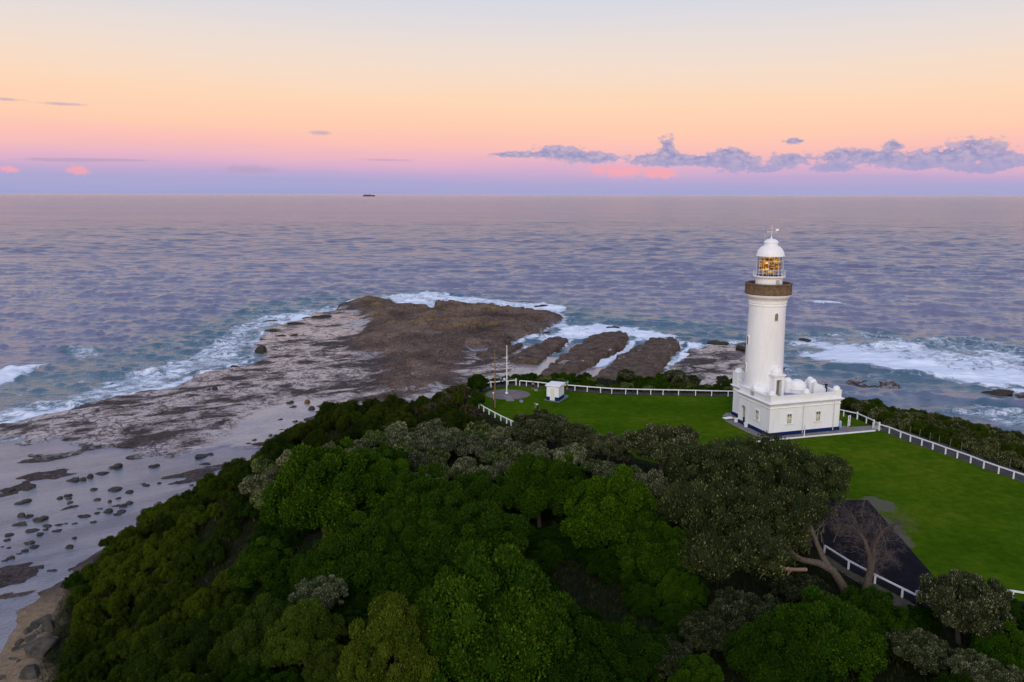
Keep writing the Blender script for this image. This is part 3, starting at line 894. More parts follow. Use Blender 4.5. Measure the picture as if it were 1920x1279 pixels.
# plan of the base building, counter-clockwise in its own frame (u to the right along the front, v away)
PLAN = [(0, 0), (11.9, 0), (11.9, 7.0), (6.8, 7.0), (6.8, 11.8), (1.5, 11.8), (1.5, 7.9), (0, 7.9)]
b = MB()
b.box(0.5, 11.9, 0.0, 5.8, 0.0, 4.9)
b.box(0.0, 0.5, 0.0, 5.8, 0.0, 4.9)
b.box(1.4, 11.9, 5.8, 7.0, 0, 4.9).box(1.4, 6.8, 7.0, 7.9, 0, 4.9).box(1.5, 6.8, 7.9, 11.8, 0, 4.9)
arch = [(5.8, 0), (6.05, 0), (6.05, 2.35)] + [(6.65 - 0.6 * math.cos(a), 2.35 + 0.62 * math.sin(a)) for a in np.linspace(0.15, math.pi - 0.15, 9)] + \
       [(7.25, 2.35), (7.25, 0), (7.9, 0), (7.9, 4.9), (5.8, 4.9)]
b.prism(arch, 0.0, 0.45, lambda a, z, d: (d, a, z))
b.box(0.45, 1.4, 7.5, 7.9, 0, 4.9).box(0.45, 1.4, 5.8, 7.5, 3.6, 4.9)
b.build('wall', WHITE_WALL, L)
pl = MB()
pl.loft(PLAN, [(0.0, 0.0), (0.09, 0.0), (0.09, 0.46), (0.05, 0.52), (0.0, 0.52)])
plo = pl.build('plinth', BLUE, L)
MB().box(0.46, 1.38, 6.06, 7.24, 0, 0.9).build('step', BLUE, L)
co_ = MB()
co_.loft(PLAN, [(0.0, 4.02), (0.06, 4.02), (0.10, 4.10), (0.06, 4.18), (0.0, 4.18)])
co_.loft(PLAN, [(0.0, 4.46), (0.10, 4.46), (0.16, 4.60), (0.34, 4.72), (0.40, 4.84), (0.30, 4.92), (0.0, 4.95)])
co_.build('cornice', TRIM, L)
PAR = [(0.02, 0.02), (11.88, 0.02), (11.88, 6.98), (6.78, 6.98), (6.78, 11.78), (1.52, 11.78), (1.52, 7.88), (0.02, 7.88)]
b = MB()
b.loft(PAR, [(0.0, 4.94), (0.0, 5.62), (0.05, 5.66), (0.05, 5.80), (-0.40, 5.80), (-0.40, 5.66), (-0.34, 5.62), (-0.34, 4.94)])
b.build('parapet', TRIM, L)
PILL = [(0.50, 0.50, 5.95, 0.52), (6.15, 0.32, 5.92, 0.46), (11.45, 0.50, 5.95, 0.52), (0.50, 4.6, 5.95, 0.48), (11.5, 6.6, 5.95, 0.48), (6.5, 11.4, 6.9, 0.55),
        (1.95, 11.3, 6.9, 0.62), (1.9, 8.2, 5.95, 0.5)]
for u, v, z, r in PILL:
    b = MB()
    b.box(u - r, u + r, v - r, v + r, 4.94, z)
    b.box(u - r - 0.05, u + r + 0.05, v - r - 0.05, v + r + 0.05, z, z + 0.1)
    b.lathe([(r * 1.02, z + 0.1), (r * 1.02, z + 0.2), (r * 0.93, z + 0.36), (r * 0.72, z + 0.53), (r * 0.4, z + 0.64), (0.001, z + 0.68)], 20, (u, v, 0))
    b.build('pillar', TRIM, L)
MB().box(0.36, 11.56, 0.36, 6.66, 4.94, 5.06).build('roof_deck', DECKP, L)
MB().box(1.88, 6.42, 7.0, 11.42, 4.94, 5.0).build('roof_deck', DECKP, L)

def l_at(px, py, z):
    g = at(px, py, GZ + z)[:2] - _c0
    return float(g @ UU), float(g @ VV)

# domed turrets round the deck
def turret(u, v, r, z0, zs, name='dome', n=28):
    b = MB()
    pr = [(r * 1.06, z0), (r * 1.06, zs), (r * 1.12, zs + 0.02), (r * 1.12, zs + 0.12), (r, zs + 0.14)]
    pr += [(r * math.cos(a), zs + 0.14 + r * 0.95 * math.sin(a)) for a in np.linspace(0.12, math.pi / 2 - 0.001, 9)]
    b.lathe(pr, n, (u, v, 0))
    return b.build(name, TRIM, L)

TU, TV = 3.1, 6.6       # tower axis
u, v = l_at(1501, 737, 5.06); turret(u, v + 0.9, 1.36, 5.0, 5.55)
u, v = l_at(1479, 736, 5.06); turret(u + 0.05, v + 0.5, 0.62, 5.0, 6.55)
u, v = l_at(1526, 735, 5.06); turret(u, v + 0.45, 0.58, 5.0, 6.35)
u, v = l_at(1418, 741, 5.06); print('DOME', u, v); turret(max(u, 1.35), v + 0.2, 1.0, 5.0, 5.5)
turret(1.0, 7.0, 0.8, 5.0, 5.2)
# sloping parapet beside the right turret
u0, v0 = l_at(1527, 739, 5.06)
b = MB()
b.prism([(u0, 5.06), (11.3, 5.06), (11.3, 5.75), (u0 + 1.9, 5.85), (u0, 6.9)], v0 + 0.1, v0 + 0.4, lambda a, z, d: (a, d, z))
b.build('sloping_wall', TRIM, L)
# tower shaft
ph = []
tp = [(2.88, 4.9), (2.82, 6.2), (2.62, 17.9), (2.62, 18.05), (2.72, 18.1), (2.72, 18.22), (2.63, 18.27), (2.64, 18.85), (2.78, 18.9), (2.80, 19.05), (2.95, 19.12), (3.12, 19.35),
      (3.22, 19.5), (3.24, 19.72), (0.2, 19.74)]
MB().lathe(tp, 64, (TU, TV, 0)).build('tower', WHITE_WALL, L, 30)
b = MB()
for k in range(40):       # dentils of the frieze
    a = 2 * math.pi * k / 40
    M = Matrix.Translation((TU, TV, 0)) @ Matrix.Rotation(a, 4, 'Z')
    b.box(2.60, 2.76, -0.07, 0.07, 18.50, 18.84, M)
b.lathe([(2.62, 18.42), (2.69, 18.42), (2.69, 18.86), (2.62, 18.86)], 64, (TU, TV, 0))
b.build('frieze', TRIM, L)
gp = [(3.24, 19.74), (3.36, 19.78), (3.38, 20.0), (3.26, 20.08), (3.22, 20.2), (3.22, 21.0), (3.30, 21.1), (3.34, 21.16), (3.34, 21.34), (3.0, 21.36), (3.0, 21.2), (2.94, 20.1), (1.7, 20.05), (1.7, 19.75), (3.2, 19.745)]
gal = MB().lathe(gp, 64, (TU, TV, 0)).build('gallery', BROWN, L, 30)
b = MB()
for k in range(14):
    a = 2 * math.pi * (k + 0.5) / 14
    M = Matrix.Translation((TU, TV, 0)) @ Matrix.Rotation(a, 4, 'Z')
    b.box(3.16, 3.29, -0.30, 0.30, 20.15, 21.05, M)
b.lathe([(3.18, 20.5), (3.245, 20.5), (3.245, 20.7), (3.18, 20.7)], 64, (TU, TV, 0))
b.build('frieze_panels', BROWN, gal)
# lantern
MB().lathe([(1.93, 20.05), (1.93, 22.18), (2.0, 22.2), (2.30, 22.22), (2.32, 22.36), (1.9, 22.38)], 48, (TU, TV, 0)).build('lantern_base', WHITE, L)
cdir = Vector((-(_c0 + UU * TU + VV * TV)[0], -(_c0 + UU * TU + VV * TV)[1])).normalized()
rot2 = Matrix.Rotation(-BROT, 2)
cl = rot2 @ cdir          # towards the camera, in the building frame
rl = Vector((-cl.y, cl.x))  # to the right as seen from the camera


def around(phi, r, z):
    a = math.radians(phi)
    d = cl * math.cos(a) + rl * math.sin(a)
    return (TU + d.x * r, TV + d.y * r, z)

def facing(phi):
    a = math.radians(phi)
    d = cl * math.cos(a) + rl * math.sin(a)
    return math.atan2(d.y, d.x)

M = Matrix.Translation((TU, TV, 0)) @ Matrix.Rotation(facing(40), 4, 'Z')
MB().box(1.90, 1.97, -0.32, 0.32, 20.1, 21.9, M).build('door', simple('grey_door_paint', (0.42, 0.41, 0.40), 0.5, 0.1, 2.0), L)
b = MB()
for k in range(24):
    a = 2 * math.pi * k / 24
    x, y = TU + 2.27 * math.cos(a), TV + 2.27 * math.sin(a)
    b.tube([(x, y, 22.36), (x, y, 23.25)], 0.016, 5)
for z in (22.8, 23.25):
    b.tube([(TU + 2.27 * math.cos(a), TV + 2.27 * math.sin(a), z) for a in np.linspace(0, 2 * math.pi, 41)], 0.018, 5, cap=False)
b.build('railing', METAL, L)
b = MB()
NM = 16
for k in range(NM):
    a = 2 * math.pi * k / NM + 0.1
    x, y = TU + 1.88 * math.cos(a), TV + 1.88 * math.sin(a)
    b.bar((x, y, 22.36), (x, y, 25.26), 0.032)
for z in (22.40, 23.35, 24.6, 25.22):
    b.tube([(TU + 1.88 * math.cos(a), TV + 1.88 * math.sin(a), z) for a in np.linspace(0, 2 * math.pi, 49)], 0.026, 6, cap=False)
mull = b.build('glazing_frame', METAL, L)
MB().lathe([(1.84, 22.4), (1.84, 25.24)], 48, (TU, TV, 0)).build('lantern_glass', GLASS, L)
lp = [(0.02, -1.2), (0.6, -1.18), (1.0, -0.95), (1.28, -0.55), (1.42, -0.15), (1.44, 0.15), (1.36, 0.5), (1.15, 0.9), (0.85, 1.15), (0.4, 1.28), (0.02, 1.3)]
lens = MB().lathe(lp, 40).build('lens', LENSM, L)
lens.location = (TU, TV, 23.95)
MB().lathe([(0.75, 22.38), (0.75, 22.55), (0.45, 22.6), (0.45, 22.68)], 24, (TU, TV, 0)).build('lens_pedestal', DARK, L)
dp = [(2.02, 25.22), (2.05, 25.30), (1.97, 25.36), (1.93, 25.55), (1.84, 25.9), (1.66, 26.22), (1.38, 26.5), (1.08, 26.72), (0.98, 26.78), (0.98, 27.18), (1.08, 27.22), (1.02, 27.34), (0.8, 27.56),
      (0.45, 27.72), (0.12, 27.8), (0.08, 28.05), (0.02, 28.1)]
dome = MB().lathe(dp, 48, (TU, TV, 0)).build('lantern_roof', WHITE, L, 30)
b = MB()
for k in range(16):
    a = 2 * math.pi * k / 16
    b.tube([(TU + r * 1.004 * math.cos(a), TV + r * 1.004 * math.sin(a), z) for r, z in dp[2:8]], 0.02, 5)
b.build('rib', WHITE, dome)
b = MB()
b.tube([(TU, TV, 28.0), (TU, TV, 29.7)], 0.03, 6)
b.bar((TU + rl.x * -0.5, TV + rl.y * -0.5, 28.75), (TU + rl.x * 0.75, TV + rl.y * 0.75, 28.75), 0.04)
b.box(-0.22, 0.22, -0.02, 0.02, 28.9, 29.2, Matrix.Translation((TU + rl.x * 0.75, TV + rl.y * 0.75, 0)) @ Matrix.Rotation(math.atan2(rl.y, rl.x), 4, 'Z'))
b.lathe([(0.001, 28.62), (0.1, 28.68), (0.1, 28.8), (0.001, 28.86)], 10, (TU - rl.x * 0.55, TV - rl.y * 0.55, 0))
b.build('weather_vane', METAL, L)
x, y, _ = around(-90, 0.9, 0)
MB().tube([(x, y, 26.6), (x, y, 29.9)], 0.022, 5).build('antenna', GREYM, L)


def arch_window(phi, r, z0, h, w):
    M = Matrix.Translation((TU, TV, 0)) @ Matrix.Rotation(facing(phi), 4, 'Z')
    o = [(-w / 2, z0), (w / 2, z0), (w / 2, z0 + h)] + [(w / 2 * math.cos(a), z0 + h + w / 2 * math.sin(a)) for a in np.linspace(0.2, math.pi - 0.2, 7)] + [(-w / 2, z0 + h)]
    k = 1.22
    big = [(a * k, z0 - 0.06 if z == z0 else (z0 + h + (z - z0 - h) * k)) for a, z in o]
    f = MB()
    n = len(o)
    pts = lambda P, d: [tuple(M @ Vector((d, a, z))) for a, z in P]
    vs = pts(big, r - 0.25) + pts(big, r + 0.05) + pts(o, r + 0.05) + pts(o, r - 0.25)
    f.addm(vs, [(i + s * n, (i + 1) % n + s * n, (i + 1) % n + (s + 1) * n, i + (s + 1) * n) for s in range(3) for i in range(n)])
    fo = f.build('window', TRIM, L)
    g = MB()
    g.prism(o, r - 0.02, r + 0.018, lambda a, z, d: tuple(M @ Vector((d, a, z))))
    g.build('pane', DOORM, fo)
    return fo

arch_window(30, 2.70, 16.05, 0.85, 0.52)
arch_window(-63, 2.76, 12.2, 1.05, 0.5)
arch_window(-68, 2.82, 8.0, 1.05, 0.5)
# doorway turret from the tower on to the deck
M = Matrix.Translation((TU, TV, 0)) @ Matrix.Rotation(facing(38), 4, 'Z')
D0, D1 = 2.2, 3.75
b = MB()
b.box(D0, D1, -0.92, -0.46, 5.0, 8.0, M).box(D0, D1, 0.46, 0.92, 5.0, 8.0, M).box(D0, D1, -0.46, 0.46, 7.45, 8.0, M)
por = b.build('door_porch', TRIM, L)
b = MB()
b.box(D0, D1 + 0.16, -1.08, 1.08, 8.0, 8.22, M)
c_ = M @ Vector((2.9, 0, 0))
b.lathe([(0.9, 8.22), (0.9, 8.42)] + [(0.9 * math.cos(a), 8.42 + 0.85 * math.sin(a)) for a in np.linspace(0.1, math.pi / 2 - 0.001, 8)], 24, (c_.x, c_.y, 0))
b.build('porch_roof', TRIM, L)
MB().box(D0, D1 - 0.55, -0.45, 0.45, 5.06, 7.44, M).build('door', DOORM, L)
MB().box(D1 - 0.54, D1 - 0.5, -0.44, 0.0, 5.08, 5.9, M).build('door_panel', DARK, por)


def wall_window(a, z0, z1, w, face):
    """face 'front' v=0 or 'left' u=0; a = position along the wall"""
    T = (lambda x, d, z: (x, -d, z)) if face == 'front' else (lambda x, d, z: (-d, x, z))
    def bx(B, x0, x1, d0, d1, za, zb):
        P = [T(x, d, z) for z in (za, zb) for d in (d0, d1) for x in (x0, x1)]
        B.addm(P, [(0, 2, 3, 1), (4, 5, 7, 6), (0, 1, 5, 4), (2, 6, 7, 3), (0, 4, 6, 2), (1, 3, 7, 5)])
    f = MB()
    bx(f, a - w / 2 - 0.16, a - w / 2, -0.02, 0.07, z0, z1)
    bx(f, a + w / 2, a + w / 2 + 0.16, -0.02, 0.07, z0, z1)
    bx(f, a - w / 2 - 0.16, a + w / 2 + 0.16, -0.02, 0.09, z1, z1 + 0.18)
    bx(f, a - w / 2, a + w / 2, -0.02, 0.045, (z0 + z1) / 2 - 0.03, (z0 + z1) / 2 + 0.03)
    bx(f, a - 0.02, a + 0.02, -0.02, 0.04, z0, z1)
    fo = f.build('window', TRIM, L)
    s = MB(); bx(s, a - w / 2 - 0.3, a + w / 2 + 0.3, -0.02, 0.16, z0 - 0.16, z0 - 0.003); s.build('sill', TRIM, fo)
    g = MB(); bx(g, a - w / 2, a + w / 2, -0.02, 0.012, z0, z1); g.build('pane', PANE, fo)
    h = MB(); bx(h, a - w / 2 + 0.05, a - 0.03, 0.013, 0.022, z0 + 0.1, z1 - 0.35); bx(h, a + 0.03, a + w / 2 - 0.05, 0.013, 0.022, z0 + 0.1, z1 - 0.35)
    h.build('blind', BLIND, fo)

wall_window(3.25, 1.75, 3.1, 0.72, 'front')
wall_window(8.15, 1.75, 3.1, 0.72, 'front')
wall_window(3.0, 1.75, 3.1, 0.72, 'left')
for a in (5.55, 10.8):
    b = MB()
    b.tube([(a, -0.12, 0.1), (a, -0.12, 4.4)], 0.05, 8)
    for z in (1.0, 2.6, 4.0): b.box(a - 0.07, a + 0.07, -0.19, -0.003, z, z + 0.05)
    b.build('downpipe', simple('pale_grey_pipe', (0.62, 0.61, 0.62), 0.5, 0.06, 3.0), L)
MB().box(0.12, 0.42, 6.2, 6.85, 3.25, 3.35).build('lamp', DARK, L)

# planters and bits round the base
def pot(px, py, label):
    P = at(px, py, GZ)
    o = thing('plant_pot', label, 'plant pot', (P[0], P[1], GZ + 0.007))
    MB().lathe([(0.001, 0), (0.24, 0), (0.30, 0.5), (0.34, 0.52), (0.34, 0.6), (0.27, 0.6), (0.25, 0.5), (0.001, 0.5)], 20).build('pot', WHITE, o)
    MB().lathe([(0.001, 0.505), (0.25, 0.505)], 16).build('soil', DARK, o)
pot(1380, 791.5, 'white round plant pot left of the arched doorway of the lighthouse base')
pot(1398.5, 800.5, 'white round plant pot right of the arched doorway of the lighthouse base')
P = at(1574.5, 801, GZ)
o = thing('water_drum', 'pale blue container standing at the right end of the lighthouse base', 'container', (P[0], P[1], GZ + 0.007))
MB().lathe([(0.001, 0), (0.22, 0), (0.24, 0.1), (0.24, 0.8), (0.2, 0.9), (0.001, 0.9)], 18).build('body', simple('pale_blue_plastic', (0.25, 0.45, 0.62), 0.5, 0.1), o)
MB().lathe([(0.10, 0.9), (0.10, 0.98), (0.001, 0.98)], 12).build('lid', WHITE, o)
P = at(1365, 784, GZ)
b = MB(); b.box(-0.75, 0.75, -0.4, 0.4, 0, 0.12); b.box(-0.6, 0.6, -0.28, 0.28, 0.12, 0.16)
o = b.build('drain_cover', WHITE); o.location = (P[0], P[1], GZ - 0.03); o.rotation_euler.z = 0.3
tag(o, 'flat white slab lying on the lawn left of the lighthouse base', 'cover slab')
for px, py, lab in ((977.5, 753.5, 'low blue topped round plinth in the grass below the round paving'), (1005, 732.5, 'low grey blue round plinth in the grass beside the walking person')):
    P = at(px, py, GZ)
    o = thing('plaque_plinth', lab, 'plinth', (P[0], P[1], GZ - 0.03))
    MB().lathe([(0.001, 0), (0.36, 0), (0.34, 0.25), (0.001, 0.25)], 20).build('base', GREYM, o)
    MB().lathe([(0.31, 0.252), (0.31, 0.29), (0.001, 0.30)], 20).build('plaque', simple('slate_blue', (0.16, 0.20, 0.30), 0.5, 0.1), o)

# ------------------------------------------------------------------ hut, flagpole, poles
hc = at(1043, 752, GZ)
h0 = at(1047.5, 752, GZ)[:2]; hr = at(1059.5, 743.5, GZ)[:2]; hl = at(1024.5, 749.8, GZ)[:2]
hut = thing('hut', 'small white hut with flat roof and navy blue base on the lawn by the flagpole', 'hut', (h0[0], h0[1], GZ - 0.03), math.atan2(*(hr - h0)[::-1]))
hw, hd = 2.35, 2.75   # front (left-facing) wall length along +y, right wall along +x
hw = float(np.hypot(*(hl - h0))); hd = min(2.7, float(np.hypot(*(hr - h0))))
HZ = 2.45
b = MB(); b.box(0, hd, 0, hw, 0.62, HZ); b.build('wall', WHITE_WALL, hut)
b = MB(); b.box(-0.03, hd + 0.03, -0.03, hw * 0.36, 0, 0.62).box(-0.03, hd + 0.03, hw * 0.68, hw + 0.03, 0, 0.62).box(0.05, hd + 0.03, hw * 0.36, hw * 0.68, 0, 0.62); b.build('base', BLUE, hut)
b = MB(); b.box(-0.22, hd + 0.22, -0.22, hw + 0.22, HZ, HZ + 0.16).box(-0.1, hd + 0.1, -0.1, hw + 0.1, HZ + 0.16, HZ + 0.22); b.build('roof', WHITE, hut)
d0, d1 = hw * 0.37, hw * 0.67
b = MB(); b.box(-0.035, 0.02, d0, d1, 0.03, 1.98); do = b.build('door', simple('white_door_paint', (0.70, 0.69, 0.67), 0.5, 0.05), hut)
b = MB(); b.box(-0.06, -0.003, d0 - 0.09, d0, 0.0, 2.05).box(-0.06, -0.003, d1, d1 + 0.09, 0.0, 2.05).box(-0.07, -0.003, d0 - 0.09, d1 + 0.09, 2.05, 2.14); b.build('frame', TRIM, do)
b = MB(); b.lathe([(0.001, 0), (0.035, 0.0), (0.035, 0.05), (0.001, 0.06)], 10, (0, 0, 0)); kn = b.build('handle', DARK, do)
kn.location = (-0.04, d0 + 0.12, 1.0); kn.rotation_euler = (0, -math.pi / 2, 0)
sheet('pavement', poly([(1018.5, 750), (1048, 755), (1067, 743), (1063, 740), (1035, 741)], GZ), GZ - 0.016, simple('slate_grey_paving', (0.13, 0.135, 0.15), 0.8, 0.2))


def vpole(px, py, pytop):
    """ground point and height of an upright seen at px from py (foot) up to pytop"""
    P = at(px, py, GZ)
    lo, hi = 0.0, 60.0
    for _ in range(40):
        mid = (lo + hi) / 2
        v = np.array([P[0], P[1], GZ + mid - CAM_H])
        f = v[1] * math.cos(PITCH) - v[2] * math.sin(PITCH)
        u = v[1] * math.sin(PITCH) + v[2] * math.cos(PITCH)
        yy = CY - (u / f * math.cos(ROLL) - v[0] / f * math.sin(ROLL)) * F_PX
        if yy > pytop: lo = mid
        else: hi = mid
    return P, lo

P, hgt = vpole(950, 738, 650)
o = thing('flagpole', 'tall white flagpole without a flag at the centre of the round paving', 'flagpole', (P[0], P[1], GZ + 0.003))
MB().tube([(0, 0, 0), (0, 0, hgt * 0.5), (0, 0, hgt)], [0.10, 0.08, 0.045], 12).build('pole', WHITE, o)
MB().lathe([(0.26, 0), (0.26, 0.22), (0.16, 0.3)], 14).build('base', WHITE, o)
MB().lathe([(0.001, 0), (0.10, 0.03), (0.12, 0.1), (0.08, 0.18), (0.001, 0.2)], 12, (0, 0, hgt)).build('finial', WHITE, o)
b = MB(); b.tube([(0.14, 0, 1.1), (0.12, 0, hgt - 0.1)], 0.012, 4); b.build('halyard', WHITE, o)
P, hgt = vpole(928, 764, 663)
o = thing('timber_pole', 'brown timber pole standing in the grass left of the white flagpole', 'pole', (P[0], P[1], GZ - 0.03))
MB().tube([(0, 0, 0), (0.02, 0, hgt * 0.5), (0, 0, hgt)], [0.12, 0.10, 0.075], 10).build('pole', TIMBER, o)
b = MB(); b.bar((-0.55, 0, hgt - 0.7), (0.5, 0, hgt - 0.7), 0.07); b.tube([(-0.5, 0, hgt - 0.7), (-0.5, 0, hgt - 0.45)], 0.04, 6); b.build('cross_arm', GREYM, o)
b = MB(); b.tube([(0, 0, hgt), (0, 0, hgt + 0.8)], 0.02, 5); b.build('aerial', GREYM, o)
b = MB(); b.box(-0.42, -0.16, -0.15, 0.15, 0.35, 1.25); b.build('meter_box', DARK, o)
P, hgt = vpole(925.5, 751, 737)
o = thing('path_lamp', 'small white headed lamp post at the left edge of the round paving', 'lamp', (P[0], P[1], GZ + 0.003))
MB().tube([(0, 0, 0), (0, 0, hgt)], 0.035, 8).build('post', simple('beige_post', (0.5, 0.42, 0.36), 0.6), o)
MB().lathe([(0.001, -0.12), (0.12, -0.10), (0.15, 0.05), (0.10, 0.14), (0.001, 0.16)], 14, (-0.05, 0, hgt)).build('head', WHITE, o)
P, hgt = vpole(918.5, 724, 694)
o = thing('light_mast', 'thin grey mast rising behind the white fence left of the poles', 'mast', (P[0], P[1], GZ - 0.02))
MB().tube([(0, 0, 0), (0, 0, hgt)], [0.04, 0.025], 6).build('pole', GREYM, o)
MB().box(-0.28, 0.05, -0.07, 0.07, hgt, hgt + 0.08).build('head', GREYM, o)

# notice board, gate, handrail, small signs
P, hgt = vpole(1590, 800, 779)
o = thing('notice_board', 'white two legged notice board on the grass right of the lighthouse base', 'notice board', (P[0], P[1], GZ - 0.03), 0.9)
MB().box(-0.06, 0.06, -0.06, 0.06, 0, hgt).build('post', FENCEW, o)
MB().box(0.74, 0.86, -0.06, 0.06, 0, hgt * 0.93).build('post', FENCEW, o)
MB().box(0.08, 0.72, -0.03, 0.03, hgt * 0.52, hgt * 0.94).build('panel', FENCEW, o)
MB().box(0.14, 0.46, -0.045, -0.031, hgt * 0.62, hgt * 0.88).build('notice', simple('dark_blue_notice', (0.05, 0.07, 0.14), 0.5, 0.5, 12.0), o)
A_, B_ = at(1635.5, 804, GZ), at(1646, 805.5, GZ)
o = thing('gate', 'white tubular gate in the fence at the end of the paved path', 'gate', (A_[0], A_[1], GZ + 0.007))
d = Vector(B_ - A_); d.z = 0
w = d.length; o.rotation_euler.z = math.atan2(d.y, d.x)
b = MB(); b.tube([(0, 0, 0.05), (0, 0, 0.95), (0.12, 0, 1.08), (w - 0.05, 0, 1.08)], 0.03, 8); b.tube([(w - 0.05, 0, 1.08), (w - 0.05, 0, 0.05)], 0.03, 8)
b.tube([(0, 0, 0.15), (w - 0.05, 0, 0.15)], 0.03, 8); b.build('frame', FENCEW, o)
b = MB()
for k in range(1, 7): b.tube([(w * k / 7, 0, 0.15), (w * k / 7, 0, 1.07)], 0.012, 5)
b.build('infill', FENCEW, o)
A_, B_ = at(1609, 780, GZ), at(1643, 791, GZ)
o = thing('handrail', 'dark metal handrail beyond the white fence near the gate', 'handrail', (A_[0], A_[1], GZ - 0.05))
d = Vector(B_ - A_)
b = MB(); b.tube([(0, 0, 1.15), (d.x, d.y, 1.15)], 0.035, 8); b.build('rail', simple('dark_green_steel', (0.05, 0.055, 0.045), 0.5), o)
for k in (0, 0.7, 1.0):
    MB().tube([(d.x * k, d.y * k, 0), (d.x * k, d.y * k, 1.15)], 0.035, 8).build('post', simple('dark_green_steel', (0.05, 0.055, 0.045), 0.5), o)
P, hgt = vpole(1718, 1131, 1107)
o = thing('parking_sign', 'small blank white sign beside the asphalt corner next to the fence', 'sign', (P[0], P[1], GZ + 0.004), 0.25)
MB().tube([(0, 0, 0), (0, 0, hgt - 0.3)], 0.03, 8).build('post', GREYM, o)
MB().box(-0.17, 0.17, -0.02, 0.02, hgt - 0.32, hgt).build('panel', WHITE, o)
P = at(1594.5, 1105, GZ - 0.6)
b = MB(); b.lathe([(0.001, 0.0), (0.3, 0.02), (0.36, 0.12), (0.22, 0.2), (0.001, 0.22)], 12); o = b.build('pale_stone', simple('pale_stone', (0.35, 0.34, 0.33), 0.8)); o.location = P; o.scale = (1.1, 0.6, 0.8)
tag(o, 'small pale stone in the grass between the two tree trunks', 'stone')

# ------------------------------------------------------------------ fences
def post_rail(name, label, cat, posts, rail_h, pw=0.13, extra=None, start=None, end=None, mat=None, rw=(0.09, 0.15), z=GZ - 0.03, group=None):
    """posts: ground points; each post and the rail are parts"""
    mat = mat or FENCEW
    o = thing(name, label, cat, (posts[0][0], posts[0][1], z), 0, group)
    base = np.array(posts[0][:2])
    loc = [np.array(q[:2]) - base for q in posts]
    for i, q in enumerate(loc):
        j = min(i, len(loc) - 2)
        dd = loc[j + 1] - loc[j]
        M = Matrix.Translation((q[0], q[1], 0)) @ Matrix.Rotation(math.atan2(dd[1], dd[0]), 4, 'Z')
        e = (extra or {}).get(i, 0)
        b = MB(); b.box(-pw / 2 - e * 0.1, pw / 2 + e * 0.1, -pw / 2 - e * 0.1, pw / 2 + e * 0.1, 0, rail_h - rw[1] / 2 - 0.003 if not e else rail_h + e, M)
        if e: b.lathe([(0.12 + e * 0.1, rail_h + e), (0.09, rail_h + e + 0.08), (0.001, rail_h + e + 0.12)], 8, (q[0], q[1], 0))
        b.build('post', mat, o)
    pts = [np.array(q[:2]) - base for q in (start or [])] + loc + [np.array(q[:2]) - base for q in (end or [])]
    b = MB()
    for a, c in zip(pts[:-1], pts[1:]):
        b.bar((a[0], a[1], rail_h), (c[0], c[1], rail_h), rw[0], rw[1])
    b.build('rail', mat, o)
    return o

A = lambda x, y: at(x, y, GZ)
RH = 0.95
post_rail('rail_fence', 'white curved post and rail fence between the scrub and the round paving', 'fence',
          [A(881, 753), A(889, 759), A(898, 765.5), A(907, 771.5), A(917, 777), A(928, 783), A(939, 789), A(950, 794), A(958, 798), A(967, 802)], 0.82, start=[A(879, 751)])
post_rail('rail_fence', 'short white fence with a thick end post behind the poles at the round paving', 'fence', [A(920.5, 726), A(967.5, 722)], RH, extra={0: 0.12, 1: 0.2}, start=[A(908, 729)])
post_rail('rail_fence', 'long straight white fence along the far edge of the lawn behind the hut', 'fence',
          [A(974.5, 723), A(987, 724), A(1009, 726), A(1031, 728.5), A(1055, 731), A(1078, 732.5), A(1101, 734.5), A(1126, 736.5), A(1147, 738), A(1173, 739), A(1195, 739.5), A(1220, 740),
           A(1243, 740.5), A(1272, 741), A(1304, 741.7), A(1334, 742.5), A(1365, 743)], RH, end=[A(1392, 743.5)])
post_rail('rail_fence', 'short white fence from the lighthouse base to the gate with one raised post', 'fence', [A(1581.6, 780.5), A(1607, 786), A(1624, 793.5), A(1638, 800)], RH, extra={1: 0.15, 3: 0.05}, start=[A(1566, 777)])
gp_ = [A(1648, 807), A(1667, 812.5), A(1688, 821), A(1706.5, 828), A(1728, 835.5), A(1748.5, 842.5), A(1772.5, 851.5), A(1794.5, 859), A(1819.5, 868), A(1844, 878), A(1872, 888), A(1900, 897.5)]
st = gp_[-1] - gp_[-2]
gp_ += [gp_[-1] + st * k for k in (1, 2, 3)]
post_rail('rail_fence', 'long white fence running from the gate beside the dark scrub and grey path', 'fence', gp_, RH, extra={0: 0.25})
post_rail('rail_fence', 'white fence along the dark asphalt in front of the bare tree', 'fence', [A(1545, 1038), A(1590.5, 1067), A(1640, 1094), A(1691, 1120)], 0.85, end=[A(1742, 1146)])
a, c = A(1898, 1125), A(1930, 1130)
post_rail('rail_fence', 'white fence at the right edge of the lawn behind the round grey banksia', 'fence', [A(1800, 1112), A(1849, 1118), a, a + (c - a) * 1.6, a + (c - a) * 3.2], 0.85, start=[A(1780, 1109)])
# painted kerb along the lighthouse paving
k0, k1 = A(1412, 829), A(1641, 808)
o = thing('white_kerb', 'long low white painted edging between the lighthouse paving and the lawn', 'edging', (k0[0], k0[1], GZ - 0.03))
d = k1 - k0
MB().bar((0, 0, 0.09), (d[0], d[1], 0.09), 0.16, 0.18).build('edging', FENCEW, o)
P, hgt = vpole(1507.5, 820, 797)
o = thing('marker_post', 'thin white post standing on the white edging in front of the lighthouse wall', 'post', (P[0], P[1], GZ - 0.03))
MB().box(-0.055, 0.055, -0.055, 0.055, 0.183, hgt * 0.62).build('post', FENCEW, o)
MB().tube([(0, 0, hgt * 0.62), (0, 0, hgt)], 0.03, 6).build('tip', GREYM, o)
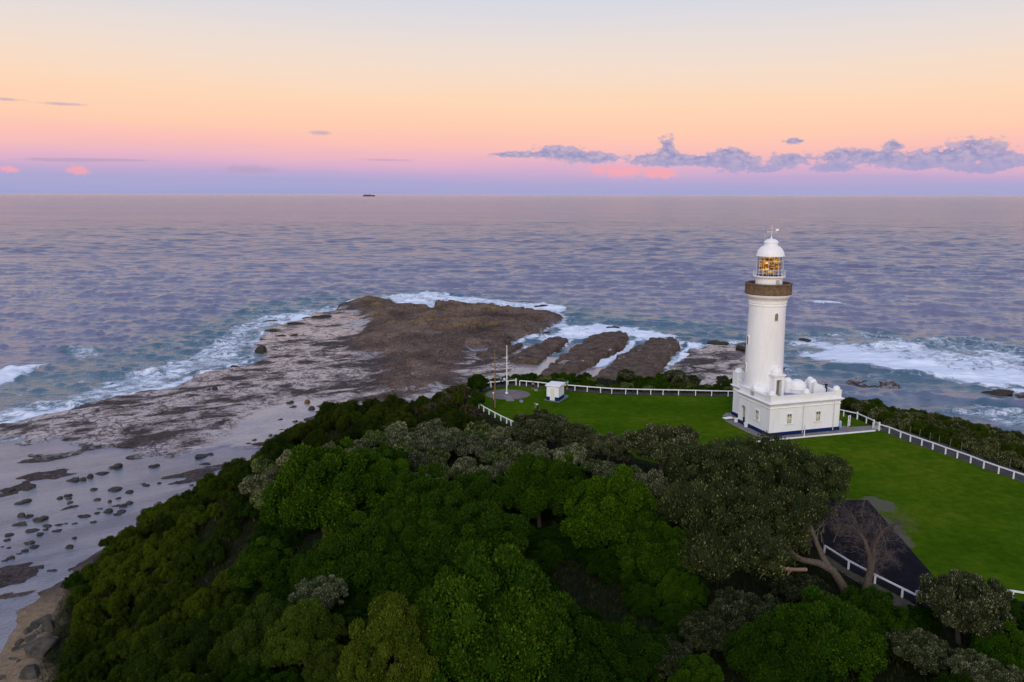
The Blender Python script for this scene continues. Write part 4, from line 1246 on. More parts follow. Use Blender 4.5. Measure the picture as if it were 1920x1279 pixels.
# wire fence stakes behind the paths
stakes = [(1706, 814, 802), (1724, 820, 808), (1743, 827, 814), (1760, 833, 820), (1781, 838, 826), (1802, 845, 832), (1823, 851, 840), (1869, 868, 855), (1893, 876, 863), (1917, 884, 871)]
for i, (x, y, y2) in enumerate(stakes):
    P, hgt = vpole(x, y, y2)
    b = MB(); b.tube([(0, 0, 0), (0.02, 0, hgt + 0.25)], 0.06, 7)
    o = b.build('fence_stake', STAKEM); o.location = (P[0], P[1], GZ - 0.05)
    tag(o, 'grey timber stake of the wire fence against the dark scrub beyond the path', 'stake', 'wire fence stakes beside the scrub')
for i, x in enumerate((1104, 1125, 1145, 1167, 1187, 1207, 1227, 1254, 1275, 1300, 1322, 1345)):
    P, hgt = vpole(x, 728 + (x - 1100) * 0.035, 721.5 + (x - 1100) * 0.03)
    b = MB(); b.tube([(0, 0, 0), (0.02, 0, max(1.0, hgt))], 0.055, 7)
    o = b.build('fence_stake', STAKEM); o.location = (P[0], P[1], GZ - 0.3)
    tag(o, 'thin grey stake behind the far white fence in front of the coastal bushes', 'stake', 'stakes behind the far white fence')

# ------------------------------------------------------------------ ships
def ship(px, py, wpx, label, hull=(0.075, 0.045, 0.06)):
    P = at(px, py, 0)
    dist = float(np.hypot(P[0], P[1]))
    s = wpx / F_PX * dist
    o = thing('cargo_ship', label, 'ship', (P[0], P[1], 0.0))
    o.rotation_euler.z = math.atan2(P[1], P[0]) - math.pi / 2
    HULL = simple('hull_paint', hull, 0.6, 0.2, 0.02)
    UP = simple('white_superstructure', (0.75, 0.70, 0.72), 0.5, 0.05, 0.02)
    x0, x1, hb = -s / 2, s / 2, s * 0.065
    plan = [(x0, 0), (x0 + s * 0.06, -hb), (x1 - s * 0.03, -hb), (x1, -hb * 0.7), (x1, hb * 0.7), (x1 - s * 0.03, hb), (x0 + s * 0.06, hb)]
    z1 = s * 0.115
    MB().prism(plan, 0, z1, lambda a, b_, d: (a, b_, d)).build('hull', HULL, o)
    MB().prism([(a * 1.002, b_ * 1.004) for a, b_ in plan], z1, z1 + s * 0.028, lambda a, b_, d: (a, b_, d)).build('deck', simple('dull_pink_deck', (0.34, 0.25, 0.28), 0.7, 0.1, 0.02), o)
    b = MB()
    for k in range(7): b.box(x0 + s * (0.10 + 0.085 * k), x0 + s * (0.16 + 0.085 * k), -hb * 0.7, hb * 0.7, z1 + s * 0.028, z1 + s * 0.05)
    b.build('hatch', HULL, o)
    b = MB(); b.box(x1 - s * 0.25, x1 - s * 0.03, -hb * 0.9, hb * 0.9, z1 + s * 0.028, z1 + s * 0.09).box(x1 - s * 0.20, x1 - s * 0.06, -hb, hb, z1 + s * 0.09, z1 + s * 0.13)
    b.build('superstructure', UP, o)
    b = MB(); b.box(x1 - s * 0.16, x1 - s * 0.11, -hb * 0.25, hb * 0.25, z1 + s * 0.13, z1 + s * 0.20); b.build('funnel', HULL, o)
    b = MB(); b.tube([(x1 - s * 0.2, 0, z1 + s * 0.13), (x1 - s * 0.2, 0, z1 + s * 0.2)], s * 0.008, 6); b.build('mast', UP, o)

ship(692, 368.4, 21.0, 'cargo ship with dark hull and pale stern deckhouse on the horizon')

# ------------------------------------------------------------------ rock slabs, boulders
m, t, p = new_mat('brown_sandstone')
P_ = t.pos()
a1 = t.noise(P_, 0.35, 7.0, 0.65); a2 = t.noise(P_, 2.2, 5.0, 0.65); a3 = t.noise(t.mapping(P_, (1, 1, 1)), 0.22, 7.0, 0.62)
rc = t.ramp(t.add(t.mul(a1, 0.55), t.mul(a2, 0.45)), [(0.36, (0.036, 0.024, 0.018)), (0.5, (0.112, 0.077, 0.057)), (0.66, (0.215, 0.150, 0.116))])
pl_ = t.smooth(a3, 0.635, 0.66)
nz = t.xyz(t.n.new('ShaderNodeNewGeometry').outputs['Normal'])[2]
pl_ = t.mul(pl_, t.smooth(nz, 0.93, 0.985))
t.set(p.inputs['Base Color'], t.mix(pl_, rc, (0.42, 0.36, 0.34)))
t.set(p.inputs['Roughness'], t.maprange(pl_, 0, 1, 0.75, 0.12))
t.set(p.inputs['Specular IOR Level'], t.maprange(pl_, 0, 1, 0.05, 0.45))
t.set(p.inputs['Normal'], t.bump(t.mul(t.add(a2, t.mul(a1, 0.8)), t.sub(1.0, pl_)), 0.9, 0.5))
SLAB = m


def rock_slab(pts, z, label, tilt=0.0, seed=1):
    P = poly(pts, z)
    c = P.mean(0)
    x0, y0 = P.min(0) - 2; x1, y1 = P.max(0) + 2
    X, Y = np.meshgrid(np.arange(x0, x1, 0.5), np.arange(y0, y1, 0.5))
    n1, n2 = fbm(X, Y, 6, 5, 10 + seed), fbm(X, Y, 2.0, 3, 20 + seed)
    s = sdf(P, X, Y) + (n1 - 0.5) * 1.9 + (n2 - 0.5) * 1.0
    k = sstep(-0.5, 0.5, s)
    top = z + (n1 - 0.5) * 0.7 + (n2 - 0.5) * 0.25 + tilt * (Y - c[1]) / (y1 - y0) + 0.45 * np.round((n1 - 0.5) * 7) / 2
    Z = -1.0 + (top + 1.0) * (0.10 * sstep(-2.2, -0.4, s) + 0.90 * k)
    V = np.stack([X - c[0], Y - c[1], Z], -1).reshape(-1, 3)
    F = grid_faces(X.shape[0], X.shape[1])
    keep = (s.reshape(-1)[F] > -2.4).any(1)
    o = bpy.data.objects.new('rock_slab', np_mesh('rock_slab', V, F[keep], SLAB, True))
    COL.objects.link(o)
    o.location = (c[0], c[1], 0)
    return tag(o, label, 'rock slab', 'long flat rock slabs on the shore')

rock_slab([(951, 666), (985, 652), (1045, 631), (1067, 633), (1050, 648), (1007, 678), (962, 676)], 1.5, 'smallest and leftmost of the three long rock slabs, beside the flat brown point', 0.5, 1)
rock_slab([(1014, 694), (1060, 661), (1108, 628), (1150, 622), (1180, 626), (1170, 640), (1150, 655), (1110, 675), (1070, 698), (1040, 712), (1012, 706)], 2.1, 'long brown rock slab in the middle, between two white water channels', 0.7, 2)
rock_slab([(1108, 704), (1164, 665), (1218, 637), (1262, 631), (1275, 641), (1255, 668), (1235, 694), (1212, 716), (1150, 722), (1110, 716)], 2.1, 'widest and rightmost of the three long rock slabs, with a straight dark right side', 0.6, 3)
rock_slab([(895, 660), (925, 648), (985, 640), (968, 652), (940, 668), (905, 668)], 1.3, 'short low rock ledge between the brown point and the smallest slab', 0.3, 4)

m, t, p = new_mat('boulder_stone')
co = t.objco()
oi = t.n.new('ShaderNodeObjectInfo')
b1 = t.noise(t.add(co, 0.0) if False else t.pos(), 1.1, 6.0, 0.62)
zz = t.xyz(co)[2]
c_ = t.ramp(b1, [(0.3, (0.026, 0.023, 0.020)), (0.6, (0.066, 0.058, 0.048)), (0.8, (0.10, 0.088, 0.070))])
t.set(p.inputs['Base Color'], t.mix(1.0, c_, oi.outputs['Color'], 'MULTIPLY'))
p.inputs['Roughness'].default_value = 0.75
p.inputs['Specular IOR Level'].default_value = 0.12
t.set(p.inputs['Normal'], t.bump(t.noise(t.pos(), 4.0, 5.0, 0.6), 0.7, 0.15))
STONE = m


def boulder_mesh(seed, flat, blocky):
    r = np.random.RandomState(seed)
    bm = bmesh.new()
    bmesh.ops.create_icosphere(bm, subdivisions=4, radius=1.0)
    V = np.array([v.co[:] for v in bm.verts])
    d = unit_np(V)
    k = np.ones(len(V))
    for _ in range(12 if blocky else 8):       # planar facets worn on the stone
        n = r.normal(size=3); n /= np.linalg.norm(n)
        h = r.uniform(0.48, 0.9)
        dot = d @ n
        k = np.minimum(k, np.where(dot > 0.05, h / np.maximum(dot, 0.05), 9))
    k = np.minimum(k, 1.25)
    f = r.uniform(1.2, 2.2, (6, 3)); ph = r.rand(6) * 6.28
    nz_ = sum(np.sin(V @ (f[i] * (1 + 0.6 * i)) + ph[i]) / (1 + 0.7 * i) for i in range(6)) * 0.085
    V = d * (k + nz_)[:, None] * np.array([1, 1, flat])
    V[:, 2] = np.where(V[:, 2] < -0.25, -0.25 + (V[:, 2] + 0.25) * 0.3, V[:, 2])
    for v, c in zip(bm.verts, V): v.co = c
    me = bpy.data.meshes.new('boulder')
    bm.to_mesh(me); bm.free()
    for q_ in me.polygons: q_.use_smooth = True
    me.materials.append(STONE)
    return me


def unit_np(v): return v / np.linalg.norm(v, axis=-1, keepdims=True)

BM = [boulder_mesh(s, f, b_) for s, f, b_ in ((1, .75, 0), (2, .62, 1), (3, .55, 0), (4, .8, 1), (5, .5, 1), (6, .68, 0))]
brr = random.Random(7)


def boulder(px, py, w, h, label, group=None, col=(1, 1, 1), k=None, z=0.0, rz=None, name='boulder'):
    """seen w x h pixels big, its waterline at the foot of that box"""
    P = at(px, py + h * 0.30, z)
    for _ in range(4):
        z = max(float(ground_h(P[:1], P[1:2])[0]) - 0.08, 0.0)
        P = at(px, py + h * 0.30, z)
    f = P[1] * math.cos(PITCH) + (CAM_H - z) * math.sin(PITCH)
    rx = w / 2 / F_PX * f * 1.08
    low = math.atan2(CAM_H, P[1])
    hz = h / F_PX * f
    ry = min(rx * 1.1, max(rx * 0.55, hz * 0.5 / max(0.2, math.sin(low))))
    rz_ = max(0.22 * rx, min(rx * 0.95, (hz - 2 * ry * math.sin(low) * 0.5) * 0.75))
    o = bpy.data.objects.new(name, BM[brr.randrange(len(BM))] if k is None else BM[k])
    COL.objects.link(o)
    o.location = (P[0], P[1], z + rz_ * 0.1)
    o.scale = (rx, ry, rz_ * 1.35)
    o.rotation_euler = (brr.uniform(-0.1, 0.1), brr.uniform(-0.1, 0.1), brr.uniform(-0.35, 0.35) if rz is None else rz)
    v = brr.uniform(0.8, 1.2)
    o.color = (col[0] * v, col[1] * v, col[2] * v, 1)
    return tag(o, label, 'boulder', group)

LAGR = [(600, 145, 62, 42, 'block'), (538, 182, 72, 22, ''), (476, 200, 38, 30, ''), (436, 212, 46, 32, ''), (392, 214, 70, 34, ''), (800, 143, 64, 30, ''), (1046, 92, 66, 26, ''), (1100, 84, 44, 18, ''), (1078, 135, 58, 12, ''), (1174, 148, 56, 18, ''),
        (1083, 187, 30, 12, ''), (55, 265, 82, 30, ''), (160, 255, 76, 32, ''), (115, 330, 76, 38, ''), (495, 268, 38, 22, ''), (607, 263, 66, 34, ''), (682, 280, 46, 20, ''), (770, 248, 46, 14, ''), (745, 240, 26, 10, ''), (835, 236, 24, 12, ''), (925, 234, 34, 14, ''),
        (315, 315, 40, 20, ''), (353, 298, 46, 30, ''), (358, 316, 34, 22, ''), (366, 338, 34, 16, ''), (515, 323, 44, 18, ''), (576, 332, 24, 26, ''), (616, 314, 30, 18, ''), (682, 336, 36, 28, ''), (650, 350, 40, 30, ''), (605, 356, 50, 14, ''), (573, 382, 54, 30, ''),
        (640, 382, 44, 26, ''), (620, 396, 40, 20, ''), (528, 372, 34, 8, ''), (510, 392, 28, 16, ''), (438, 407, 72, 24, ''), (487, 440, 34, 16, ''), (395, 446, 28, 14, ''), (118, 402, 44, 30, ''), (152, 408, 42, 22, ''), (206, 418, 82, 44, ''), (115, 446, 74, 30, ''),
        (308, 454, 42, 14, ''), (340, 450, 30, 8, ''), (163, 482, 70, 22, ''), (236, 478, 32, 20, ''), (208, 500, 38, 20, ''), (294, 482, 46, 20, ''), (45, 505, 46, 20, ''), (33, 533, 40, 20, ''), (150, 546, 58, 26, ''), (182, 566, 44, 24, ''), (138, 586, 38, 24, ''), (64, 622, 40, 26, ''),
        (98, 605, 30, 12, ''), (24, 640, 34, 14, ''), (392, 522, 26, 20, ''), (370, 567, 46, 24, ''), (215, 672, 50, 22, ''), (175, 718, 40, 12, ''), (268, 695, 60, 12, ''), (368, 688, 26, 12, ''), (14, 570, 22, 8, ''), (45, 575, 24, 10, ''), (255, 462, 60, 8, ''), (1000, 248, 24, 10, ''), (975, 232, 30, 10, '')]
ORD = ['nearest', 'second', 'third', 'fourth', 'fifth', 'sixth', 'seventh', 'eighth', 'ninth', 'tenth', 'eleventh', 'twelfth']
zones = {}
lagl = []
for i, (a, b_, w, h, _) in enumerate(LAGR):
    px, py = a / 2.7875, 820 + b_ / 2.7875
    zn = ('in the upper rock chain' if py < 900 and px < 230 else 'in the far shallows near the wet sand' if px >= 260 and py < 915 else 'in the cluster off the wooded slope' if px > 160 and py > 900 else
          'left of the slope cluster' if px > 100 else 'at the left side of the lagoon')
    zones.setdefault(zn, []).append((px, i))
    lagl.append((px, py, w / 2.7875, h / 2.7875, zn))
rank = {}
for zn, l in zones.items():
    for r_, (_, i) in enumerate(sorted(l)): rank[i] = (r_, len(l))
WORDS = ['first', 'second', 'third', 'fourth', 'fifth', 'sixth', 'seventh', 'eighth', 'ninth', 'tenth', 'eleventh', 'twelfth', 'thirteenth', 'fourteenth', 'fifteenth', 'sixteenth', 'seventeenth', 'eighteenth', 'nineteenth', 'twentieth']
for i, (px, py, w, h, zn) in enumerate(lagl):
    r_, n_ = rank[i]
    pos = 'leftmost' if r_ == 0 else ('rightmost' if r_ == n_ - 1 else (WORDS[r_] + ' from the left' if r_ < 20 else 'near the right'))
    shape = 'flat' if h < w * 0.36 else ('chunky' if h > w * 0.62 else 'low rounded')
    boulder(px, py, w, h, f'{shape} dark boulder {zn}, {pos}', 'boulders standing in the shallow lagoon', (1.0, 0.98, 0.92))

BANK = [(490, 505, 195, 115, 'grey rounded boulder on top of the pile at the water by the sandy bank', 2), (605, 565, 135, 140, 'grey upright boulder at the right of the pile by the sandy bank', 3),
        (430, 585, 110, 80, 'grey boulder in the middle of the pile by the sandy bank', 0), (345, 640, 95, 80, 'grey boulder leaning out at the left of the pile by the sandy bank', 5),
        (470, 655, 110, 90, 'grey boulder at the lower centre of the pile by the sandy bank', 1), (395, 715, 110, 65, 'flat grey boulder stacked below the pile by the sandy bank', 4),
        (372, 755, 80, 50, 'small grey boulder at the foot of the pile by the sandy bank', 0), (245, 785, 95, 70, 'upper of two stacked boulders standing left of the pile', 3), (245, 835, 165, 80, 'wide lower boulder of the stacked pair left of the pile', 2),
        (395, 1110, 205, 160, 'large rounded boulder alone on the lower sand near the bottom', 3), (190, 995, 130, 36, 'thin flat stone lying on the sand left of the great slab', 4), (245, 1012, 62, 40, 'small stone on the sand beside the thin flat one', 0),
        (845, 240, 110, 80, 'dark block at the top of the sandy bank under the shrubs', 1), (50, 1205, 120, 60, 'dark stone at the waterline in the bottom left corner', 4)]
for a, b_, w, h, lab, k in BANK:
    boulder(a / 6.43, 1080 + b_ / 6.43, w / 6.43 * 1.25, h / 6.43 * 1.25, lab, 'grey boulders by the sandy bank', (1.25, 1.22, 1.12), k, 0.35)
P = at(525 / 6.43, 1080 + 845 / 6.43, 0.9)
for _ in range(4): P = at(525 / 6.43, 1080 + 845 / 6.43, float(ground_h(P[:1], P[1:2])[0]) + 0.5)
o = bpy.data.objects.new('great_slab', BM[4]); COL.objects.link(o)
o.location = (P[0], P[1], P[2] - 0.35); o.scale = (2.2, 2.6, 1.5); o.rotation_euler = (0.22, 0.12, -0.6); o.color = (1.35, 1.3, 1.2, 1)
tag(o, 'great smooth grey slab sloping down to the sandy bank under the shrubs', 'boulder')

REEFR = [(455, 682, 54, 36, 'dark boulder left of the orange brown one on the wet sand', 1, None), (568, 680, 42, 42, 'orange brown boulder standing on the wet sand', 3, (2.6, 1.5, 0.6)), (475, 710, 48, 24, 'low dark boulder below the pair on the wet sand', 2, None),
         (595, 722, 48, 36, 'chunky boulder below the orange brown one', 3, None), (622, 740, 32, 14, 'small flat stone right of the chunky boulder', 4, None), (635, 706, 28, 12, 'small stone right of the orange brown boulder', 0, None), (740, 690, 38, 14, 'flat stone left of the wide dark one on the sand', 4, None),
         (842, 674, 64, 32, 'wide dark boulder in the middle of the wet sand', 2, None), (790, 686, 48, 12, 'thin ledge touching the wide dark boulder', 4, None), (868, 708, 52, 24, 'dark boulder below the wide one', 5, None), (918, 657, 26, 20, 'round boulder at the head of the sand near the brown rock', 0, None),
         (950, 652, 26, 16, 'small boulder right of the round one near the brown rock', 1, None), (975, 660, 30, 20, 'boulder in the trio by the brown rock, rightmost', 5, None), (942, 690, 20, 12, 'small stone under the trio by the brown rock', 0, None), (908, 722, 26, 12, 'small stone right of the dark boulder below', 2, None),
         (745, 728, 46, 18, 'flat boulder alone in the middle of the sand', 4, None), (910, 742, 28, 14, 'stone at the edge of the crest scrub', 0, None), (1073, 697, 28, 24, 'boulder near the dry brown bushes', 3, None), (1135, 694, 18, 12, 'small stone in the pale pool by the dry brown bushes', 0, None),
         (490, 797, 36, 28, 'dark boulder below the flat grey ledge', 1, None), (398, 788, 38, 18, 'low dark boulder left of the flat grey ledge', 2, None), (412, 848, 32, 14, 'flat boulder on the wet sand above the crest scrub', 4, None), (345, 884, 30, 24, 'boulder above the dark weedy patch', 3, None),
         (243, 910, 34, 20, 'boulder at the left end of the dark weedy patch', 1, None), (290, 928, 90, 34, 'broad flat rock in the dark weedy patch', 4, None), (210, 930, 40, 16, 'low rock left of the dark weedy patch', 4, None), (640, 768, 150, 50, 'long grey ledge lying slantwise on the wet sand', 4, (1.2, 1.1, 1.1)),
         (1035, 635, 56, 34, 'layered rock at the right end of the wet sand', 1, None), (1000, 645, 44, 26, 'rock beside the layered one at the end of the sand', 2, None), (125, 467, 48, 18, 'dark rock awash at the reef edge in the surf', 5, None), (110, 490, 30, 14, 'smaller dark rock below the one awash in the surf', 4, None),
         (1365, 405, 44, 26, 'brown boulder on the pinkish flat of the point', 5, (1.9, 1.4, 0.9)), (1595, 398, 42, 28, 'brown boulder by the pool left of the slabs', 0, (1.4, 1.1, 0.8)), (15, 600, 42, 38, 'dark boulder in the foam at the reef notch', 3, None), (-30, 606, 30, 22, 'small dark boulder left of the one in the reef notch', 1, None),
         (65, 1066, 62, 22, 'long low boulder in the lagoon under the crest scrub', 2, None), (350, 195, 84, 16, 'dark rock breaking the surface beyond the surf', 4, None), (655, 165, 125, 40, 'dark block at the outer edge of the pale reef', 1, None), (295, 365, 80, 54, 'dark undercut block at the reef corner facing the surf', 3, None),
         (480, 280, 50, 22, 'rock on the reef edge above the surf corner', 2, None), (410, 282, 60, 14, 'flat rock on the reef edge beside the surf', 4, None), (510, 210, 110, 18, 'long flat ledge at the outer reef edge', 4, None), (360, 252, 60, 20, 'dark ledge at the far left of the outer reef', 4, None)]
for a, b_, w, h, lab, k, col in REEFR:
    boulder(400 + a / 3.2, 540 + b_ / 3.2, w / 3.2, h / 3.2, lab, 'boulders on the reef and wet sand', col or (1.0, 0.92, 0.85), k, 0.3)
for px, py, w, h, lab in ((1015, 573, 34, 5, 'low rock off the point with spray round it'), (1150, 613, 26, 7, 'dark rock in the surf beyond the middle slab'), (1013, 628, 16, 7, 'rock in the foam pool left of the slabs'), (1022, 623, 18, 4, 'flat rock in the foam pool, beside the other one'),
                          (1338, 641, 30, 9, 'dark rock at the seaward edge left of the lighthouse'), (1356, 642, 24, 8, 'dark rock right beside the seaward one by the lighthouse'), (1390, 652, 26, 16, 'dark rock against the lighthouse tower at the shore'), (1302, 688, 12, 7, 'round dark rock in the pale pool by the lighthouse'),
                          (1508, 636, 22, 7, 'small dark rock in the sea right of the tower'), (1872, 734, 60, 9, 'low dark rock in the surf at the right edge')):
    boulder(px, py, w, h, lab, 'rocks off the point', (0.9, 0.8, 0.72), None, 0.1)

# ------------------------------------------------------------------ people
SKIN = simple('skin', (0.42, 0.26, 0.19), 0.6, 0.08, 8.0)
HAIR = simple('dark_hair', (0.035, 0.024, 0.018), 0.7, 0.2, 20.0)


def cloth(name, rgb): return simple(name, rgb, 0.85, 0.1, 6.0, 0.1)


def skin_obj(name, pts, edges, radii, mat, parent, sub=1):
    me = bpy.data.meshes.new(name)
    bm = bmesh.new()
    lay = bm.verts.layers.skin.verify()
    vs = [bm.verts.new(tuple(p_)) for p_ in pts]
    for i, (v_, r) in enumerate(zip(vs, radii)):
        v_[lay].radius = tuple(r) if hasattr(r, "__len__") else (r, r)
        v_[lay].use_root = (i == 0)
    for a, b_ in edges: bm.edges.new((vs[a], vs[b_]))
    bm.to_mesh(me)
    bm.free()
    me.materials.append(mat)
    o = bpy.data.objects.new(name, me)
    COL.objects.link(o)
    o.parent = parent
    s = o.modifiers.new('skin', 'SKIN'); s.use_smooth_shade = True
    d = o.modifiers.new('sub', 'SUBSURF'); d.levels = sub; d.render_levels = sub
    return o


def person(px, py, label, top, bottom, face, pose='stand', hair=HAIR, z=GZ, height=1.72, cap=None, legs_bare=False, P=None):
    """face: heading of the body in degrees, 0 = away from the camera"""
    P = at(px, py, z) if P is None else P
    root = thing('person', label, 'person', (P[0], P[1], z), math.radians(face), 'visitors at the lighthouse')
    s = height / 1.75
    # own frame: x to the person's right, y forward, z up
    J = {'pel': (0, 0, .95), 'ab': (0, .01, 1.10), 'chest': (0, 0, 1.30), 'neck': (0, 0, 1.48), 'head0': (0, .015, 1.58), 'head1': (0, .02, 1.68)}
    st = 0.18 if pose in ('walk',) else 0.04
    for sd_, k in ((-1, 'l'), (1, 'r')):
        f = st * sd_
        J['hip' + k] = (0.10 * sd_, 0, .90); J['knee' + k] = (0.11 * sd_, f * .6 + .03, .50); J['ank' + k] = (0.11 * sd_, f - .02, .09); J['toe' + k] = (0.13 * sd_, f + .15, .04)
        J['sh' + k] = (0.19 * sd_, 0, 1.42)
        if pose == 'raise':
            J['el' + k] = (0.36 * sd_, .16, 1.52); J['wr' + k] = (0.30 * sd_, .36, 1.68)
        elif pose == 'phone' :
            J['el' + k] = (0.26 * sd_, .10, 1.16); J['wr' + k] = (0.10 * sd_, .32, 1.28)
        elif pose == 'lean':
            J['el' + k] = (0.28 * sd_, .12, 1.18); J['wr' + k] = (0.22 * sd_, .36, 1.06)
        else:
            J['el' + k] = (0.25 * sd_, -.03 - f * .4, 1.14); J['wr' + k] = (0.27 * sd_, .06 - f * .7, .90)
    if pose == 'bend':
        R = Matrix.Translation((0, -.12, .95)) @ Matrix.Rotation(-1.05, 4, 'X') @ Matrix.Translation((0, 0, -.95))
        for k in list(J):
            if k[:3] not in ('hip', 'kne', 'ank', 'toe'): J[k] = tuple(R @ Vector(J[k]))
        for sd_, k in ((-1, 'l'), (1, 'r')):
            J['el' + k] = (0.22 * sd_, J['shl'][1] + .05, J['shl'][2] - .28); J['wr' + k] = (0.18 * sd_, J['shl'][1] + .12, J['shl'][2] - .52)
    for k in J: J[k] = np.array(J[k]) * s
    order = ['pel', 'ab', 'chest', 'neck', 'head0', 'head1'] + [a + b_ for b_ in 'lr' for a in ('hip', 'knee', 'ank', 'toe', 'sh', 'el', 'wr')]
    ix = {k: i for i, k in enumerate(order)}
    rad = dict(pel=.125, ab=.115, chest=.135, neck=.055, head0=.085, head1=.095, hip=.085, knee=.055, ank=.038, toe=.035, sh=.055, el=.042, wr=.028)
    E_ = [('pel', 'ab'), ('ab', 'chest'), ('chest', 'neck'), ('neck', 'head0'), ('head0', 'head1')]
    for b_ in 'lr': E_ += [('pel', 'hip' + b_), ('hip' + b_, 'knee' + b_), ('knee' + b_, 'ank' + b_), ('ank' + b_, 'toe' + b_), ('chest', 'sh' + b_), ('sh' + b_, 'el' + b_), ('el' + b_, 'wr' + b_)]
    pts = [J[k] for k in order]
    radii = [(rad.get(k) or rad[k[:-1]]) * s for k in order]
    edges = [(ix[a], ix[b_]) for a, b_ in E_]
    for sd_, b_ in ((-1, 'l'), (1, 'r')):      # hands: palm, four fingers and a thumb
        w, e = J['wr' + b_], J['el' + b_]
        d = unit_np(w - e); side = unit_np(np.cross(d, np.array([0, 0.4, 1.0])))
        palm = w + d * .07 * s
        edges.append((ix['wr' + b_], len(pts))); pts.append(palm); radii.append((.03 * s, .016 * s)); pi_ = len(pts) - 1
        for q_, (off, ln) in enumerate(((-.028, .065), (-.009, .08), (.010, .075), (.028, .06))):
            a = palm + side * off * s + d * .03 * s; c = a + d * ln * .55 * s; e2 = c + (d * .5 - np.array([0, 0, .5])) * ln * .5 * s
            n0 = len(pts)
            pts += [a, c, e2]; radii += [.010 * s, .0085 * s, .007 * s]; edges += [(pi_, n0), (n0, n0 + 1), (n0 + 1, n0 + 2)]
        a = w + d * .02 * s + side * .035 * s * -sd_; n0 = len(pts)
        pts += [a, a + (d * .6 + side * -.5 * sd_) * .05 * s]; radii += [.011 * s, .008 * s]; edges += [(pi_, n0), (n0, n0 + 1)]
    body = skin_obj('body', pts, edges, radii, SKIN, root)
    H = J['head1'] - np.array([0, .0, .03]) * s
    # face: nose, ears and eyes belong to the head
    hd = J['head1'] - J['neck']; hd = unit_np(hd)
    fw = unit_np(np.array([0, 1.0, 0]) - hd * hd[1])
    rt = np.cross(fw, hd)
    b = MB()
    def ball(c, r, n=8): b.lathe([(max(.0005, r * math.cos(a)), r * math.sin(a)) for a in np.linspace(-1.5, 1.5, 7)], n, tuple(c))
    ball(H + fw * .10 * s - hd * .02 * s, .016 * s); ball(H + rt * .093 * s - hd * .01 * s, .022 * s); ball(H - rt * .093 * s - hd * .01 * s, .022 * s)
    b.build('nose_and_ears', SKIN, body)
    b = MB(); ball(H + fw * .086 * s + rt * .033 * s + hd * .01 * s, .012 * s); ball(H + fw * .086 * s - rt * .033 * s + hd * .01 * s, .012 * s); b.build('eyes', HAIR, body)
    skin_obj('hair', [H - fw * .035 * s + hd * .0 * s, H - fw * .02 * s + hd * .05 * s, H + fw * .03 * s + hd * .075 * s], [(0, 1), (1, 2)], [.092 * s, .10 * s, .075 * s], cap or hair, root)
    k_ = ['chest', 'ab', 'pel', 'shl', 'shr']
    q = lambda a, b_, t_: J[a] * (1 - t_) + J[b_] * t_
    tp = [J['chest'], J['ab'], J['pel'] + np.array([0, 0, .03]) * s, q('chest', 'neck', .75), J['shl'], q('shl', 'ell', .8), J['shr'], q('shr', 'elr', .8)]
    skin_obj('shirt', tp, [(0, 1), (1, 2), (0, 3), (0, 4), (4, 5), (0, 6), (6, 7)], [.155 * s, .140 * s, .145 * s, .072 * s, .072 * s, .06 * s, .072 * s, .06 * s], top, root)
    e_ = .35 if legs_bare else .93
    lp_ = [J['pel'], J['hipl'], q('hipl', 'kneel', .9), q('kneel', 'ankl', e_ if not legs_bare else .02), J['hipr'], q('hipr', 'kneer', .9), q('kneer', 'ankr', e_ if not legs_bare else .02)]
    skin_obj('shorts' if legs_bare else 'trousers', lp_, [(0, 1), (1, 2), (2, 3), (0, 4), (4, 5), (5, 6)], [.140 * s, .100 * s, .075 * s, .055 * s if not legs_bare else .078 * s, .100 * s, .075 * s, .055 * s if not legs_bare else .078 * s], bottom, root)
    b = MB()
    for k in 'lr':
        a, c = J['ank' + k], J['toe' + k]
        b.tube([a + np.array([0, -.05, -.055]) * s, a + np.array([0, .0, -.045]) * s, c, c + np.array([0, .05, -.005]) * s], [.036 * s, .042 * s, .040 * s, .022 * s], 8)
    b.build('shoes', cloth('dark_shoes', (0.06, 0.06, 0.065)), root)
    return root, J, s

NAVY = cloth('navy_cloth', (0.014, 0.018, 0.04)); WHC = cloth('white_cloth', (0.72, 0.72, 0.76)); BLC = cloth('bright_blue_cloth', (0.03, 0.16, 0.42)); GRC = cloth('mint_green_cloth', (0.07, 0.44, 0.22)); RDC = cloth('dull_red_cloth', (0.22, 0.05, 0.035)); BLK = cloth('black_cloth', (0.012, 0.012, 0.015)); GRYH = simple('greying_hair', (0.20, 0.15, 0.13), 0.7, 0.2, 20.0)
person(939.5, 724.5, 'person in a bright blue top leaning on the white fence behind the flagpole', BLC, NAVY, 60, 'lean')
person(945.5, 724.0, 'person in a white shirt with dark hair standing by the fence left of the flagpole', WHC, NAVY, -20)
person(952, 723.5, 'person in a navy top with white sleeves by the fence right of the flagpole', NAVY, WHC, 30)
r_, J, s_ = person(999.5, 731.5, 'person in dark clothes with white backpack walking on the grass by the fence', NAVY, BLK, -25, 'walk', legs_bare=True)
skin_obj('backpack', [J['chest'] + np.array([0.02, -.17, .02]), J['chest'] + np.array([0.02, -.18, -.2])], [(0, 1)], [.10, .11], WHC, r_)
person(1063.5, 731.5, 'person in a mint green shirt and dull red shorts with raised arms behind the hut', GRC, RDC, 35, 'raise', legs_bare=True)
person(1008, 770, 'person in a white shirt bending over behind the banksia bush below the hut', WHC, NAVY, 120, 'bend', cap=WHC)
dk = at(1548, 737, GZ + 5.06)
person(1548, 737, 'person in dark clothes with grey hair on the roof deck of the lighthouse base', BLK, NAVY, -60, 'phone', hair=GRYH, z=GZ + 5.06, P=dk)

